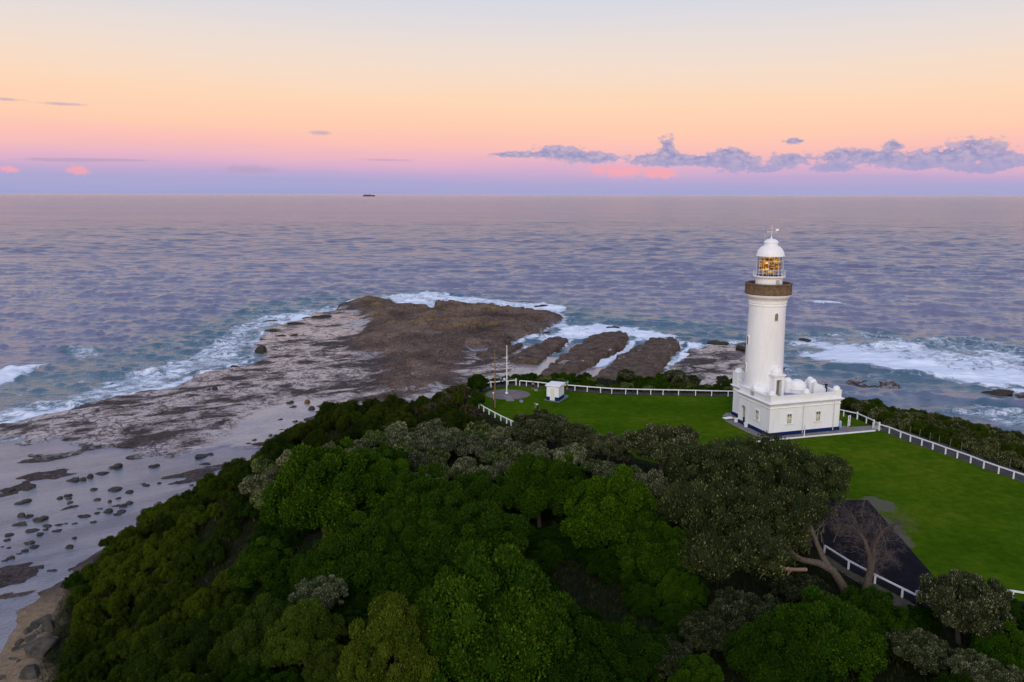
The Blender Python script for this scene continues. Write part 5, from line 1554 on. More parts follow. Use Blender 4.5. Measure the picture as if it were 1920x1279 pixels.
# ------------------------------------------------------------------ vegetation
def leaf_mat(name, lo, hi, tip=None, tipk=0.0, rough=0.55, spec=0.25):
    m, t, p = new_mat(name)
    oi = t.n.new('ShaderNodeObjectInfo')
    tint = t.attr('tint')
    c = t.ramp(tint, [(0.05, lo), (0.95, hi)])
    if tip: c = t.mix(t.mul(t.smooth(t.attr('pale'), 0.5, 0.6), tipk), c, tip)
    c = t.mix(1.0, c, oi.outputs['Color'], 'MULTIPLY')
    t.set(p.inputs['Base Color'], c)
    p.inputs['Roughness'].default_value = rough
    p.inputs['Specular IOR Level'].default_value = spec
    return m

LM_G = leaf_mat('glossy_green_leaves', (0.010, 0.034, 0.001), (0.040, 0.081, 0.003), (0.078, 0.126, 0.006), 0.7, 0.75, 0.06)
LM_B = leaf_mat('grey_green_banksia_leaves', (0.020, 0.028, 0.011), (0.098, 0.110, 0.044), (0.36, 0.345, 0.22), 0.9, 0.7, 0.08)
LM_T = leaf_mat('olive_tea_tree_leaves', (0.012, 0.029, 0.002), (0.054, 0.086, 0.005), (0.12, 0.14, 0.012), 0.6, 0.8, 0.05)
LM_F = leaf_mat('fine_olive_foliage', (0.020, 0.042, 0.004), (0.072, 0.104, 0.012), (0.14, 0.16, 0.022), 0.6, 0.8, 0.05)
BARK = simple('grey_brown_bark', (0.105, 0.080, 0.062), 0.9, 0.35, 6.0, 0.15, bump=0.02)
TWIG = simple('pale_brown_twigs', (0.105, 0.082, 0.074), 0.9, 0.3, 6.0, 0.1)
REDWOOD = simple('reddish_dead_wood', (0.26, 0.150, 0.105), 0.85, 0.25, 5.0, 0.15, bump=0.02)


def unit(v):
    return v / (np.linalg.norm(v, axis=-1, keepdims=True) + 1e-9)


def ico(sub=1):
    bm = bmesh.new()
    bmesh.ops.create_icosphere(bm, subdivisions=sub, radius=1.0)
    V = np.array([v.co[:] for v in bm.verts]); F = np.array([[v.index for v in f.verts] for f in bm.faces])
    bm.free()
    return V, F

ICO1 = ico(2)


def crown(name, mat, lobes, n, L, W, rng, up=0.35, out=0.7, jit=0.6, pale_k=0.12, core=0.74, shell=(0.82, 1.06), under=0.25, zsq=1.0):
    """lobes: array (x,y,z,r). Leaves of size L x W stand on the outer skin of the lobes."""
    lobes = np.asarray(lobes, float)
    wgt = lobes[:, 3] ** 2
    idx = rng.choice(len(lobes), int(n * 2.2), p=wgt / wgt.sum())
    d = unit(rng.normal(size=(len(idx), 3)))
    cen = lobes[idx, :3]
    outw = unit(cen * np.array([1, 1, 1.0]) + np.array([0, 0, 0.25]))
    keep = (d * outw).sum(1) > -under
    keep &= d[:, 2] > -0.75
    idx, d, cen = idx[keep], d[keep], cen[keep]
    rr = lobes[idx, 3] * rng.uniform(shell[0], shell[1], len(idx))
    P = cen + d * rr[:, None] * np.array([1, 1, zsq])
    ok = np.ones(len(P), bool)
    for k, (x, y, z, r) in enumerate(lobes):
        dist2 = (P[:, 0] - x) ** 2 + (P[:, 1] - y) ** 2 + ((P[:, 2] - z) / zsq) ** 2
        ok &= ~((dist2 < (0.72 * r) ** 2) & (idx != k))
    P, d, idx = P[ok][:n], d[ok][:n], idx[ok][:n]
    m = len(P)
    ax = unit(d * out + np.array([0, 0, up]) + rng.normal(size=(m, 3)) * jit * 0.6)
    rv = unit(rng.normal(size=(m, 3)) * jit + d + np.array([0, 0, 0.3]))
    side = unit(np.cross(ax, rv))
    nrm = np.cross(side, ax)
    l = (L * rng.uniform(0.65, 1.3, m))[:, None]
    w = (W * rng.uniform(0.7, 1.3, m))[:, None]
    V = np.stack([P - ax * l * 0.35, P + side * w * 0.5 + ax * l * 0.1 - nrm * w * 0.12, P + ax * l * 0.65, P - side * w * 0.5 + ax * l * 0.1 - nrm * w * 0.12], 1).reshape(-1, 3)
    F = np.arange(4 * m).reshape(-1, 4)
    lt = rng.rand(len(lobes))
    tint = np.repeat(np.clip(0.5 * lt[idx] + 0.5 * rng.rand(m), 0, 1), 4)
    pale = np.repeat((rng.rand(m) < pale_k * (0.4 + 1.2 * lt[idx])).astype(float), 4)
    # solid heart of each lobe keeps the crown opaque; inner shade in its darker tint
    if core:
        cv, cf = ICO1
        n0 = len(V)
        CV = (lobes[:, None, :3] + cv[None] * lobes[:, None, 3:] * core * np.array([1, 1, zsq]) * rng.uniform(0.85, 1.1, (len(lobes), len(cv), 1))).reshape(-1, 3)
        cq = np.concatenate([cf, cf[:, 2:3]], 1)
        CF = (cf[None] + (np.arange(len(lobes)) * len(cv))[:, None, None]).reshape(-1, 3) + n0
        me = bpy.data.meshes.new(name)
        VV_ = np.concatenate([V, CV])
        me.vertices.add(len(VV_)); me.vertices.foreach_set('co', VV_.astype(np.float32).ravel())
        loops = np.concatenate([F.ravel(), CF.ravel()]).astype(np.int32)
        me.loops.add(len(loops)); me.loops.foreach_set('vertex_index', loops)
        st = np.concatenate([np.arange(len(F)) * 4, len(F) * 4 + np.arange(len(CF)) * 3]).astype(np.int32)
        me.polygons.add(len(st)); me.polygons.foreach_set('loop_start', st)
        me.polygons.foreach_set('use_smooth', np.zeros(len(st), bool))
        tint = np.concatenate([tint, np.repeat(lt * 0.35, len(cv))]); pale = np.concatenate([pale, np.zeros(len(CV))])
        for a, arr in (('tint', tint), ('pale', pale)):
            q_ = me.attributes.new(a, 'FLOAT', 'POINT'); q_.data.foreach_set('value', arr.astype(np.float32))
        me.update(calc_edges=True)
        me.materials.append(mat)
        return me
    return np_mesh(name, V, F, mat, False, dict(tint=tint, pale=pale))


def dome_lobes(rng, n, rmin, rmax, flat=0.75, low=-0.35, jitter=0.15, ex=(1, 1), sub=0):
    out = []
    for k in range(n):
        z = low + (1 - low) * (k + 0.5) / n
        a = k * 2.39996 + rng.rand() * 0.5
        s = math.sqrt(max(0, 1 - z * z))
        r = rng.uniform(rmin * 0.8, rmax * 1.2)
        q = (1 - r * 0.9) * (1 + rng.normal() * jitter)
        out.append((s * math.cos(a) * q * ex[0], s * math.sin(a) * q * ex[1], z * q * flat, r))
    out.append((0, 0, 0, 0.55))
    return out


def multi_dome(rng, parts, per, rmin, rmax, low=-0.3):
    """several domes joined in one uneven crown"""
    L_ = []
    for (x, y, z, r) in parts:
        for (a, b_, c_, q) in dome_lobes(rng, max(6, int(per * r * r)), rmin / r, rmax / r, 0.85, low):
            L_.append((x + a * r, y + b_ * r, z + c_ * r, q * r))
    return L_

vr = np.random.RandomState(11)
PROTO = {k: [] for k in 'GBTFU'}
for k in range(4):
    parts = [(0, 0, 0.1, 0.72)] + [(0.5 * math.cos(a), 0.5 * math.sin(a), vr.uniform(-0.22, 0.1), vr.uniform(0.42, 0.58)) for a in np.linspace(0, 6.28, 5 + k % 2, endpoint=False) + vr.rand()]
    PROTO['G'].append(crown('leafy_crown', LM_G, multi_dome(vr, parts, 62, 0.105, 0.175, -0.8), 46000, 0.043, 0.024, vr, 0.45, 0.7, 0.75, 0.07, 0.66, (0.74, 1.14)))
for k in range(4):
    parts = [(0, 0, 0, 0.62)] + [(0.55 * math.cos(a), 0.55 * math.sin(a), vr.uniform(-0.25, 0.2), vr.uniform(0.34, 0.5)) for a in np.linspace(0, 6.28, 5, endpoint=False) + vr.rand()]
    PROTO['B'].append(crown('banksia_crown', LM_B, multi_dome(vr, parts, 44, 0.12, 0.20), 12000, 0.100, 0.034, vr, 0.9, 0.65, 0.6, 0.20, 0.58, (0.66, 1.18)))
for k in range(4):
    parts = [(0, 0, 0.15, 0.6)] + [(0.5 * math.cos(a), 0.5 * math.sin(a), vr.uniform(-0.3, 0.25), vr.uniform(0.34, 0.5)) for a in np.linspace(0, 6.28, 5, endpoint=False) + vr.rand()]
    PROTO['T'].append(crown('tea_tree_crown', LM_T, multi_dome(vr, parts, 40, 0.13, 0.22), 11000, 0.066, 0.026, vr, 0.55, 0.7, 0.6, 0.10, 0.74, (0.85, 1.08), zsq=1.2))
for k in range(2):
    parts = [(0, 0, 0.25, 0.6)] + [(0.5 * math.cos(a), 0.5 * math.sin(a), vr.uniform(-0.35, 0.2), vr.uniform(0.36, 0.5)) for a in np.linspace(0, 6.28, 6, endpoint=False) + vr.rand()]
    PROTO['F'].append(crown('fine_crown', LM_F, multi_dome(vr, parts, 52, 0.11, 0.18), 42000, 0.046, 0.014, vr, 0.7, 0.6, 0.7, 0.10, 0.62, (0.7, 1.12)))
# big banksia crown: broader lobes, upright rosettes
parts = [(0, 0, 0, 0.6)] + [(0.55 * math.cos(a), 0.55 * math.sin(a), vr.uniform(-0.25, 0.15), vr.uniform(0.38, 0.52)) for a in np.linspace(0, 6.28, 6, endpoint=False) + vr.rand()]
PROTO['U'].append(crown('banksia_crown', LM_B, multi_dome(vr, parts, 70, 0.09, 0.15, -0.85), 30000, 0.056, 0.020, vr, 0.9, 0.65, 0.6, 0.13, 0.58, (0.66, 1.18)))


def limb_mesh(name, rng, lean=0.15, forks=4):
    """unit trunk: foot at 0, limbs reaching to height 1, spread 1"""
    b = MB()
    x, y = rng.normal() * lean, rng.normal() * lean
    b.tube([(0, 0, -0.12), (0.02, 0, 0.05), (x * 0.5, y * 0.5, 0.35), (x, y, 0.6)], [0.075, 0.06, 0.05, 0.04], 7)
    for k in range(forks):
        a = 2 * math.pi * (k + rng.rand() * 0.6) / forks
        s = rng.uniform(0.3, 0.6)
        b.tube([(x * 0.8, y * 0.8, 0.5), (x + s * 0.5 * math.cos(a), y + s * 0.5 * math.sin(a), 0.72), (x + s * math.cos(a), y + s * math.sin(a), 1.0)], [0.036, 0.028, 0.012], 6)
    return b.mesh(name, BARK)

TRUNKS = [limb_mesh('trunk', vr) for k in range(4)]
PLACED = []


def plant(kind, x, y, z, R, hc, name, label, cat, group, color=(1, 1, 1), sq=1.0, k=None, rz=None, rr=random.Random(4)):
    """a tree or bush: Empty at its foot, trunk and crown as parts"""
    e = thing(name, label, cat, (x, y, z), 0, group)
    me = PROTO[kind][rr.randrange(len(PROTO[kind])) if k is None else k % len(PROTO[kind])]
    c = bpy.data.objects.new('crown', me)
    COL.objects.link(c)
    c.parent = e
    c.location = (0, 0, hc)
    c.scale = (R * rr.uniform(0.93, 1.07), R * rr.uniform(0.93, 1.07), R * sq * rr.uniform(0.92, 1.08))
    c.rotation_euler = (rr.uniform(-0.08, 0.08), rr.uniform(-0.08, 0.08), rr.uniform(0, 6.28) if rz is None else rz)
    v = rr.uniform(0.82, 1.15)
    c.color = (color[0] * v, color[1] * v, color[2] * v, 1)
    tr = bpy.data.objects.new('trunk', rr.choice(TRUNKS))
    COL.objects.link(tr)
    tr.parent = e
    tr.scale = (R * 0.9, R * 0.9, hc + R * sq * 0.15)
    tr.rotation_euler = (0, 0, rr.uniform(0, 6.28))
    PLACED.append((x, y, R))
    return e


def find(px, py, rpx, hfac):
    """crown centre seen at a pixel, crown radius in pixels: walk the sight line down to where the crown stands hfac*R above the ground"""
    d = ray(px, py)
    ts = np.linspace(25, 330, 1500)
    X, Y, Zz = d[0] * ts, d[1] * ts, CAM_H + d[2] * ts
    R = rpx / F_PX * ts
    g = ground_h(X, Y)
    below = np.where(Zz - g - hfac * R < 0)[0]
    i = below[0] if len(below) else 900
    return X[i], Y[i], g[i], R[i], Zz[i] - g[i]

COLS = dict(G=(1, 1, 1), B=(1, 1, 1), T=(1, 1, 1), F=(1, 1, 1), U=(1, 1, 1))
NAME = dict(G=('green_tree', 'tree'), B=('banksia_shrub', 'shrub'), T=('tea_tree', 'tree'), F=('feathery_tree', 'tree'), U=('banksia_tree', 'tree'))


def tree(kind, px, py, rpx, label, group=None, hfac=1.1, col=None, sq=0.85, k=None, name=None):
    if kind == 'U': hfac = hfac * 0.8
    if kind in 'GF': rpx, hfac, sq = rpx * 1.14, hfac * 0.62, sq * 1.22
    x, y, g, R, hc = find(px, py, rpx, hfac)
    n, c = NAME[kind]
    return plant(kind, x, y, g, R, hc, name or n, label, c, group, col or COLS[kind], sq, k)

GG = 'broad green trees of the central wood'
# the broad green trees in the middle of the wood
tree('G', 607, 925, 108, 'broad dark green tree at the left end of the central wood, below the silver shrubs', GG, 1.15, k=0)
tree('G', 700, 900, 66, 'bright green tree behind the broad left tree, beside the silver grey shrubs', GG, 1.4, (1.15, 1.2, 1.1), k=1)
tree('G', 725, 868, 40, 'small bright green tree at the back of the wood, topmost by the pale shrubs', GG, 1.6, k=2)
tree('G', 800, 958, 86, 'mid green tree with a wide top in the centre of the wood', GG, 1.2, k=3)
tree('G', 885, 945, 68, 'green tree left of the tall round one, its top bordering the grey banksias', GG, 1.4, k=1)
tree('G', 1012, 918, 70, 'tall round dark green tree standing clear at the back of the wood', GG, 1.5, (0.92, 0.95, 0.9), 1.0, k=0)
tree('G', 675, 1040, 84, 'green tree in the middle of the wood with a dark hollow on its left', GG, 1.2, k=2)
tree('G', 755, 1020, 62, 'green tree wedged between the two wide central crowns', GG, 1.3, k=0)
tree('G', 880, 1010, 92, 'wide green tree directly behind the largest front tree', GG, 1.2, k=3)
tree('G', 925, 1165, 138, 'largest round green tree at the front of the wood, glossy pale tips on top', GG, 1.2, (1.0, 1.0, 1.0), 0.9, k=1)
tree('G', 500, 1060, 56, 'small green tree at the left edge of the wood beside the tea trees', GG, 1.2, k=2)
tree('G', 610, 1075, 60, 'green tree between the dark hollow and the silver leaved bush', GG, 1.2, (0.9, 0.95, 0.9), k=3)
tree('G', 770, 1110, 70, 'dark green tree left of the largest front tree', GG, 0.9, (0.75, 0.8, 0.75), k=0)
tree('G', 1150, 968, 84, 'vivid light green rounded tree right of the wood, beside the dark clearing', 'light green trees by the clearing', 1.1, (1.35, 1.35, 0.9), 1.0, k=2)
tree('G', 1238, 1035, 66, 'light green tree sloping down from the vivid one towards the banksia', 'light green trees by the clearing', 1.1, (1.25, 1.25, 0.9), k=3)
tree('G', 1192, 1078, 27, 'small round green bush at the lower edge of the light green trees', 'light green trees by the clearing', 0.8, (1.25, 1.25, 0.9), 1.2, k=1)
tree('G', 1275, 1110, 44, 'green bush below the light green trees next to pale grass', 'light green trees by the clearing', 0.8, (1.1, 1.15, 0.9), k=0)
tree('G', 1205, 1125, 34, 'low green bush at the bottom of the dark grassy clearing', 'light green trees by the clearing', 0.7, (0.85, 0.95, 0.8), k=2)
tree('F', 735, 1235, 98, 'yellow olive feathery tree at the bottom edge of the wood', 'feathery olive trees', 1.3, (1.55, 1.45, 1.1), 1.05, k=0)
tree('F', 575, 1205, 78, 'olive feathery tree with bright top below the silver leaved bush', 'feathery olive trees', 1.2, (1.2, 1.25, 1.0), 1.0, k=1)
tree('F', 500, 1200, 66, 'grey olive feathery tree left of the bright topped one', 'feathery olive trees', 1.2, (0.62, 0.70, 0.75), 1.0, k=0)
tree('F', 620, 1262, 54, 'low feathery olive tree at the bottom edge between two larger ones', 'feathery olive trees', 1.0, (0.8, 0.85, 0.8), k=1)
tree('U', 600, 1112, 56, 'silver leaved bush standing out among the green trees', None, 1.3, (0.95, 1.05, 1.05), k=0, name='silver_bush')
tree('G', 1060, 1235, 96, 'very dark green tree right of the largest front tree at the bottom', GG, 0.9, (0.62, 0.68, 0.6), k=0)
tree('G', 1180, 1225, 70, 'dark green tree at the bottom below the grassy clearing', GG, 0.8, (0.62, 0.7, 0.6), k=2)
tree('G', 1540, 1195, 96, 'mid green tree at the bottom below the two grey trunks', 'green trees below the asphalt', 0.85, (0.95, 1.0, 0.85), k=1)
tree('G', 1640, 1165, 66, 'green tree right of the bare tree foot below the fence', 'green trees below the asphalt', 0.8, (0.8, 0.85, 0.75), k=3)
tree('G', 1450, 1235, 80, 'dark green tree at the bottom between grey shrubs', 'green trees below the asphalt', 0.8, (0.7, 0.78, 0.7), k=0)
tree('G', 1890, 1230, 60, 'green tree in the bottom right corner of the photo', 'green trees below the asphalt', 0.9, (0.85, 0.95, 0.8), k=2)
tree('G', 1310, 1275, 50, 'small bright topped tree at the bottom edge right of centre', 'green trees below the asphalt', 0.9, (1.1, 1.15, 0.9), k=2)
tree('U', 1806, 1132, 90, 'round grey green banksia in front of the right hand white fence', 'large banksias', 1.15, (0.82, 0.86, 0.80), 1.0)
tree('U', 1720, 1215, 62, 'dark grey banksia below the round one at the lower right', 'large banksias', 0.9, (0.65, 0.70, 0.65))
tree('U', 1850, 1265, 66, 'pale grey banksia at the bottom edge near the right corner', 'large banksias', 0.9, (0.9, 0.92, 0.88))
tree('U', 1400, 1150, 70, 'dusky grey shrub below the broken branch', 'large banksias', 0.8, (0.45, 0.52, 0.48))
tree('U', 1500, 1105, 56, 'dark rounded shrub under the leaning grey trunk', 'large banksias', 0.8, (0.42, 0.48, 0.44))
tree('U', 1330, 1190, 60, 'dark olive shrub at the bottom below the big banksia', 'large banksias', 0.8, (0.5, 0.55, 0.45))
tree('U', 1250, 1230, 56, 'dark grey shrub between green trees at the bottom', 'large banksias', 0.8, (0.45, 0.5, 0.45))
tree('U', 1243, 838, 78, 'domed banksia with brown bare underside between the lawn and the light green tree', 'large banksias', 1.2, (0.85, 0.85, 0.75), 0.85)
tree('U', 1018, 800, 58, 'banksia bush sticking up against the lawn below the white hut', 'large banksias', 1.15, (0.62, 0.66, 0.60))
tree('U', 1075, 815, 42, 'lower banksia bush right of the one below the hut', 'large banksias', 1.0, (0.60, 0.63, 0.55))
tree('U', 1140, 835, 48, 'grey banksia at the lawn edge left of the domed one', 'large banksias', 1.0, (0.80, 0.82, 0.72))

# the big spreading banksia with its leaning trunk: one tree, crown built of many domes
bx, by, bz, bR, bh = find(1415, 950, 150, 0.62)
cam_right = np.array([1.0, 0.0])
parts = []
for (px, py, rp, dz) in ((1330, 900, 84, 0.4), (1440, 895, 84, 0.6), (1530, 905, 58, 0.4), (1560, 885, 36, 0.5), (1365, 985, 84, -0.2), (1290, 960, 56, 0), (1460, 985, 78, 0), (1400, 930, 90, 0.5), (1420, 1040, 62, -0.8),
                         (1330, 1050, 52, -0.8), (1385, 865, 50, 0.5), (1500, 950, 60, 0.2)):
    d = ray(px, py)
    depth = 74.0 + (945 - py) * 0.13
    tt = depth / d[1]
    P = np.array([0, 0, CAM_H]) + d * tt
    parts.append((P[0] - bx, P[1] - by, P[2] - bz, rp / F_PX * tt))
bl = []
for (x, y, z, r) in parts:
    for (a, b_, c_, q_) in dome_lobes(vr, int(26 * (r / 3.5) ** 2) + 8, 0.62 / r, 0.98 / r, 0.85, -0.25):
        bl.append((x + a * r, y + b_ * r, z + c_ * r, q_ * r))
big = thing('banksia_tree', 'big spreading dark banksia with leaning grey trunk between the lawn and the asphalt', 'tree', (bx, by, bz), 0, 'large banksias')
cen_ = np.array([[x, y, z] for x, y, z, r in bl]).mean(0)
bl2 = [(x - cen_[0], y - cen_[1], z - cen_[2], r) for x, y, z, r in bl]
o = bpy.data.objects.new('crown', crown('spreading_banksia_crown', LM_B, bl2, 95000, 0.26, 0.085, vr, 0.9, 0.6, 0.6, 0.075, 0.56, (0.64, 1.18)))
COL.objects.link(o); o.parent = big; o.location = cen_; o.color = (0.60, 0.68, 0.46, 1)


def on(px, py, depth):
    d = ray(px, py)
    return np.array([0, 0, CAM_H]) + d * (depth / d[1])

def rel(pts, base): return [tuple(np.array(q_) - base) for q_ in pts]
foot = np.array([bx, by, bz])
f0 = find(1585, 1112, 5, 0.0)
DT = f0[1]
b = MB()
b.tube(rel([on(1590, 1125, DT), on(1580, 1098, DT), on(1562, 1070, DT), on(1536, 1056, DT + 0.5), on(1505, 1050, DT + 1), on(1470, 1036, DT + 2.0), on(1440, 1010, DT + 3)], foot), [0.42, 0.38, 0.34, 0.30, 0.26, 0.2, 0.14], 10)
b.tube(rel([on(1556, 1066, DT + 0.1), on(1543, 1045, DT + 0.6), on(1533, 1022, DT + 1), on(1520, 985, DT + 2)], foot), [0.28, 0.24, 0.2, 0.12], 9)
b.tube(rel([on(1505, 1050, DT + 1), on(1490, 1040, DT + 1.2), on(1470, 1020, DT + 1.5), on(1450, 985, DT + 3)], foot), [0.2, 0.17, 0.13, 0.08], 8)
for k in range(26):
    p0 = on(1520 + vr.uniform(-60, 50), 1020 + vr.uniform(-30, 20), DT + 1.5)
    p1 = p0 + np.array([vr.uniform(-1.5, 1.9), vr.uniform(-0.5, 1.5), vr.uniform(0.4, 2.2)])
    b.tube(rel([p0, (p0 + p1) / 2 + vr.normal(size=3) * 0.15, p1], foot), [0.05, 0.035, 0.012], 5, smooth=False)
tr = b.build('trunk', BARK, big)
b = MB()
b.tube(rel([on(1512, 1068, DT - 0.2), on(1490, 1068, DT - 0.4), on(1468, 1066, DT - 0.6), on(1450, 1058, DT - 0.6), on(1437, 1050, DT - 0.6)], foot), [0.17, 0.16, 0.17, 0.15, 0.07], 8)
for (x1, y1, x2, y2) in ((1450, 1064, 1428, 1078), (1436, 1072, 1424, 1086), (1478, 1070, 1480, 1092), (1446, 1062, 1440, 1080), (1484, 1070, 1474, 1085)):
    b.tube(rel([on(x1, y1, DT - 0.6), on((x1 + x2) / 2 - 2, (y1 + y2) / 2, DT - 0.8), on(x2, y2, DT - 0.9)], foot), [0.05, 0.035, 0.012], 5)
o = b.build('broken_branch', REDWOOD, big); o['label'] = 'broken reddish branch with bare twigs'


# twiggy bare trees
def twigs(b, p, d, length, r, depth, rng, spread=0.55, minr=0.006, nseg=3):
    pts, rad = [np.array(p)], [r]
    dd = np.array(d, float)
    for k in range(nseg):
        dd = unit(dd + rng.normal(size=3) * 0.16)
        pts.append(pts[-1] + dd * length / nseg)
        rad.append(r * (1 - 0.4 * (k + 1) / nseg))
    b.tube(pts, rad, 6 if r > 0.05 else (4 if r > 0.02 else 3), cap=False, smooth=r > 0.05)
    if depth <= 0: return
    for k in range(rng.randint(3, 5)):
        i = rng.randint(1, nseg + 1)
        nd = unit(dd + rng.normal(size=3) * spread)
        twigs(b, pts[i], nd, length * rng.uniform(0.58, 0.82), max(minr, rad[i] * 0.62), depth - 1, rng, spread, minr, nseg)

tf = find(1627, 1118, 5, 0.0)
foot = np.array([tf[0], tf[1], tf[2]])
bare = thing('bare_tree', 'leafless tree with grey forked trunk in front of the dark asphalt', 'tree', tuple(foot), 0)
b = MB()
DB = tf[1]
b.tube(rel([on(1622, 1125, DB), on(1626, 1095, DB), on(1632, 1070, DB)], foot), [0.40, 0.33, 0.30], 10)
b.tube(rel([on(1632, 1072, DB), on(1630, 1040, DB + .1), on(1622, 1015, DB + .2), on(1610, 995, DB + .3)], foot), [0.24, 0.2, 0.15, 0.10], 9)
b.tube(rel([on(1633, 1074, DB), on(1638, 1045, DB + .2), on(1640, 1020, DB + .4), on(1652, 1000, DB + .5), on(1662, 990, DB + .5)], foot), [0.24, 0.19, 0.14, 0.11, 0.07], 9)
b.build('trunk', BARK, bare)
b = MB()
for (x, y, dx, dz, n_, ln) in ((1630, 1040, -.5, .4, 3, 1.7), (1622, 1015, -.6, .5, 3, 1.7), (1610, 995, -.3, .8, 4, 1.9), (1612, 1000, .3, .9, 3, 1.9), (1640, 1020, .5, .5, 3, 1.7), (1652, 1000, .2, .8, 3, 1.6), (1662, 990, .6, .5, 3, 1.6),
                         (1638, 1045, .7, .25, 4, 1.7), (1640, 1050, .8, .0, 3, 1.6)):
    for _ in range(n_):
        twigs(b, on(x, y, DB + 0.3) - foot, unit(np.array([dx, 0, dz]) + vr.normal(size=3) * 0.4), ln * 0.78, 0.04, 4, vr, 0.7, 0.0055)
b.build('crown', TWIG, bare)


def dead_scrub_mesh(seed):
    rg = np.random.RandomState(seed)
    b = MB()
    for k in range(9):
        a = rg.rand() * 6.28
        twigs(b, (rg.normal() * 0.1, rg.normal() * 0.1, -0.05), unit(np.array([math.cos(a) * 0.6, math.sin(a) * 0.6, 1.0])), 0.55, 0.035, 3, rg, 0.6, 0.008)
    return b.mesh('twiggy_scrub', TWIG)

DEAD = [dead_scrub_mesh(s) for s in (1, 2)]


def dead(px, py, rpx, label):
    x, y, g, R, hc = find(px, py, rpx, 0.3)
    e = thing('dry_scrub', label, 'shrub', (x, y, g), 0, 'dry brown bushes below the round paving')
    o = bpy.data.objects.new('twigs', DEAD[len(PLACED) % 2]); COL.objects.link(o); o.parent = e
    o.scale = (R * 1.0, R * 1.0, R * 1.0); o.rotation_euler.z = px
    c = bpy.data.objects.new('crown', PROTO['T'][1]); COL.objects.link(c); c.parent = e
    c.location = (0, 0, R * 0.45); c.scale = (R * 0.78, R * 0.78, R * 0.62); c.color = (1.15, 0.72, 1.1, 1)
    PLACED.append((x, y, R * 0.8))

dead(860, 742, 34, 'tall dry brown bush with pale twisted stems left of the curved white fence')
dead(835, 762, 28, 'low dry brown bush on the cliff edge, second from the curved fence')
dead(800, 778, 26, 'dry brown bush furthest down the cliff edge from the fence')
dead(880, 775, 26, 'dry brown bush just below the curved white fence')
tree('T', 895, 718, 24, 'dark dense bush between the dry brown bush and the timber pole', None, 1.0, (0.6, 0.75, 0.7), 1.0, name='coastal_bush')
tree('T', 893, 748, 20, 'dark bush at the left end of the curved white fence', None, 1.0, (0.55, 0.7, 0.6), 1.0, name='coastal_bush')
# bushes behind the far fence
for (px, py, rp, kd, col, lab) in ((1177, 704, 19, 'B', (0.55, 0.62, 0.55), 'dark round bush standing alone behind the far fence, in front of the middle rock slab'),
                                   (1238, 712, 18, 'T', (0.9, 1.15, 0.8), 'bright green bush behind the far fence left of the wide dark one'),
                                   (1268, 708, 27, 'B', (0.60, 0.66, 0.58), 'wide dark domed bush behind the far fence below the right rock slab'),
                                   (1300, 716, 17, 'B', (0.55, 0.6, 0.5), 'smaller dark bush at the right shoulder of the wide domed one'),
                                   (1357, 715, 16, 'B', (0.5, 0.58, 0.5), 'dark bush behind the far fence next to the lighthouse'),
                                   (1378, 717, 14, 'T', (0.6, 0.8, 0.6), 'bush tucked against the left side of the lighthouse'),
                                   (1200, 718, 12, 'T', (0.55, 0.65, 0.55), 'small dark bush right of the lone round bush behind the fence')):
    d = ray(px, py)
    yw = 145.5
    tt = yw / d[1]
    R = rp / F_PX * tt
    zc = CAM_H + d[2] * tt
    x = d[0] * tt
    g = float(ground_h(np.array([x]), np.array([yw]))[0])
    plant(kd, x, yw, g, R, max(zc - g, 0.3), 'coastal_bush', lab, 'bush', 'bushes behind the far fence', col, 0.95)

# ---- scrub: the canopy that fills the slope, the crest and the right hand bank
def proj_np(x, y, z):
    vx, vy, vz = x, y, z - CAM_H
    f = vy * math.cos(PITCH) - vz * math.sin(PITCH)
    u = vy * math.sin(PITCH) + vz * math.cos(PITCH)
    a, b_ = vx / f, u / f
    c, s = math.cos(ROLL), math.sin(ROLL)
    return CX + (a * c + b_ * s) * F_PX, CY - (-a * s + b_ * c) * F_PX

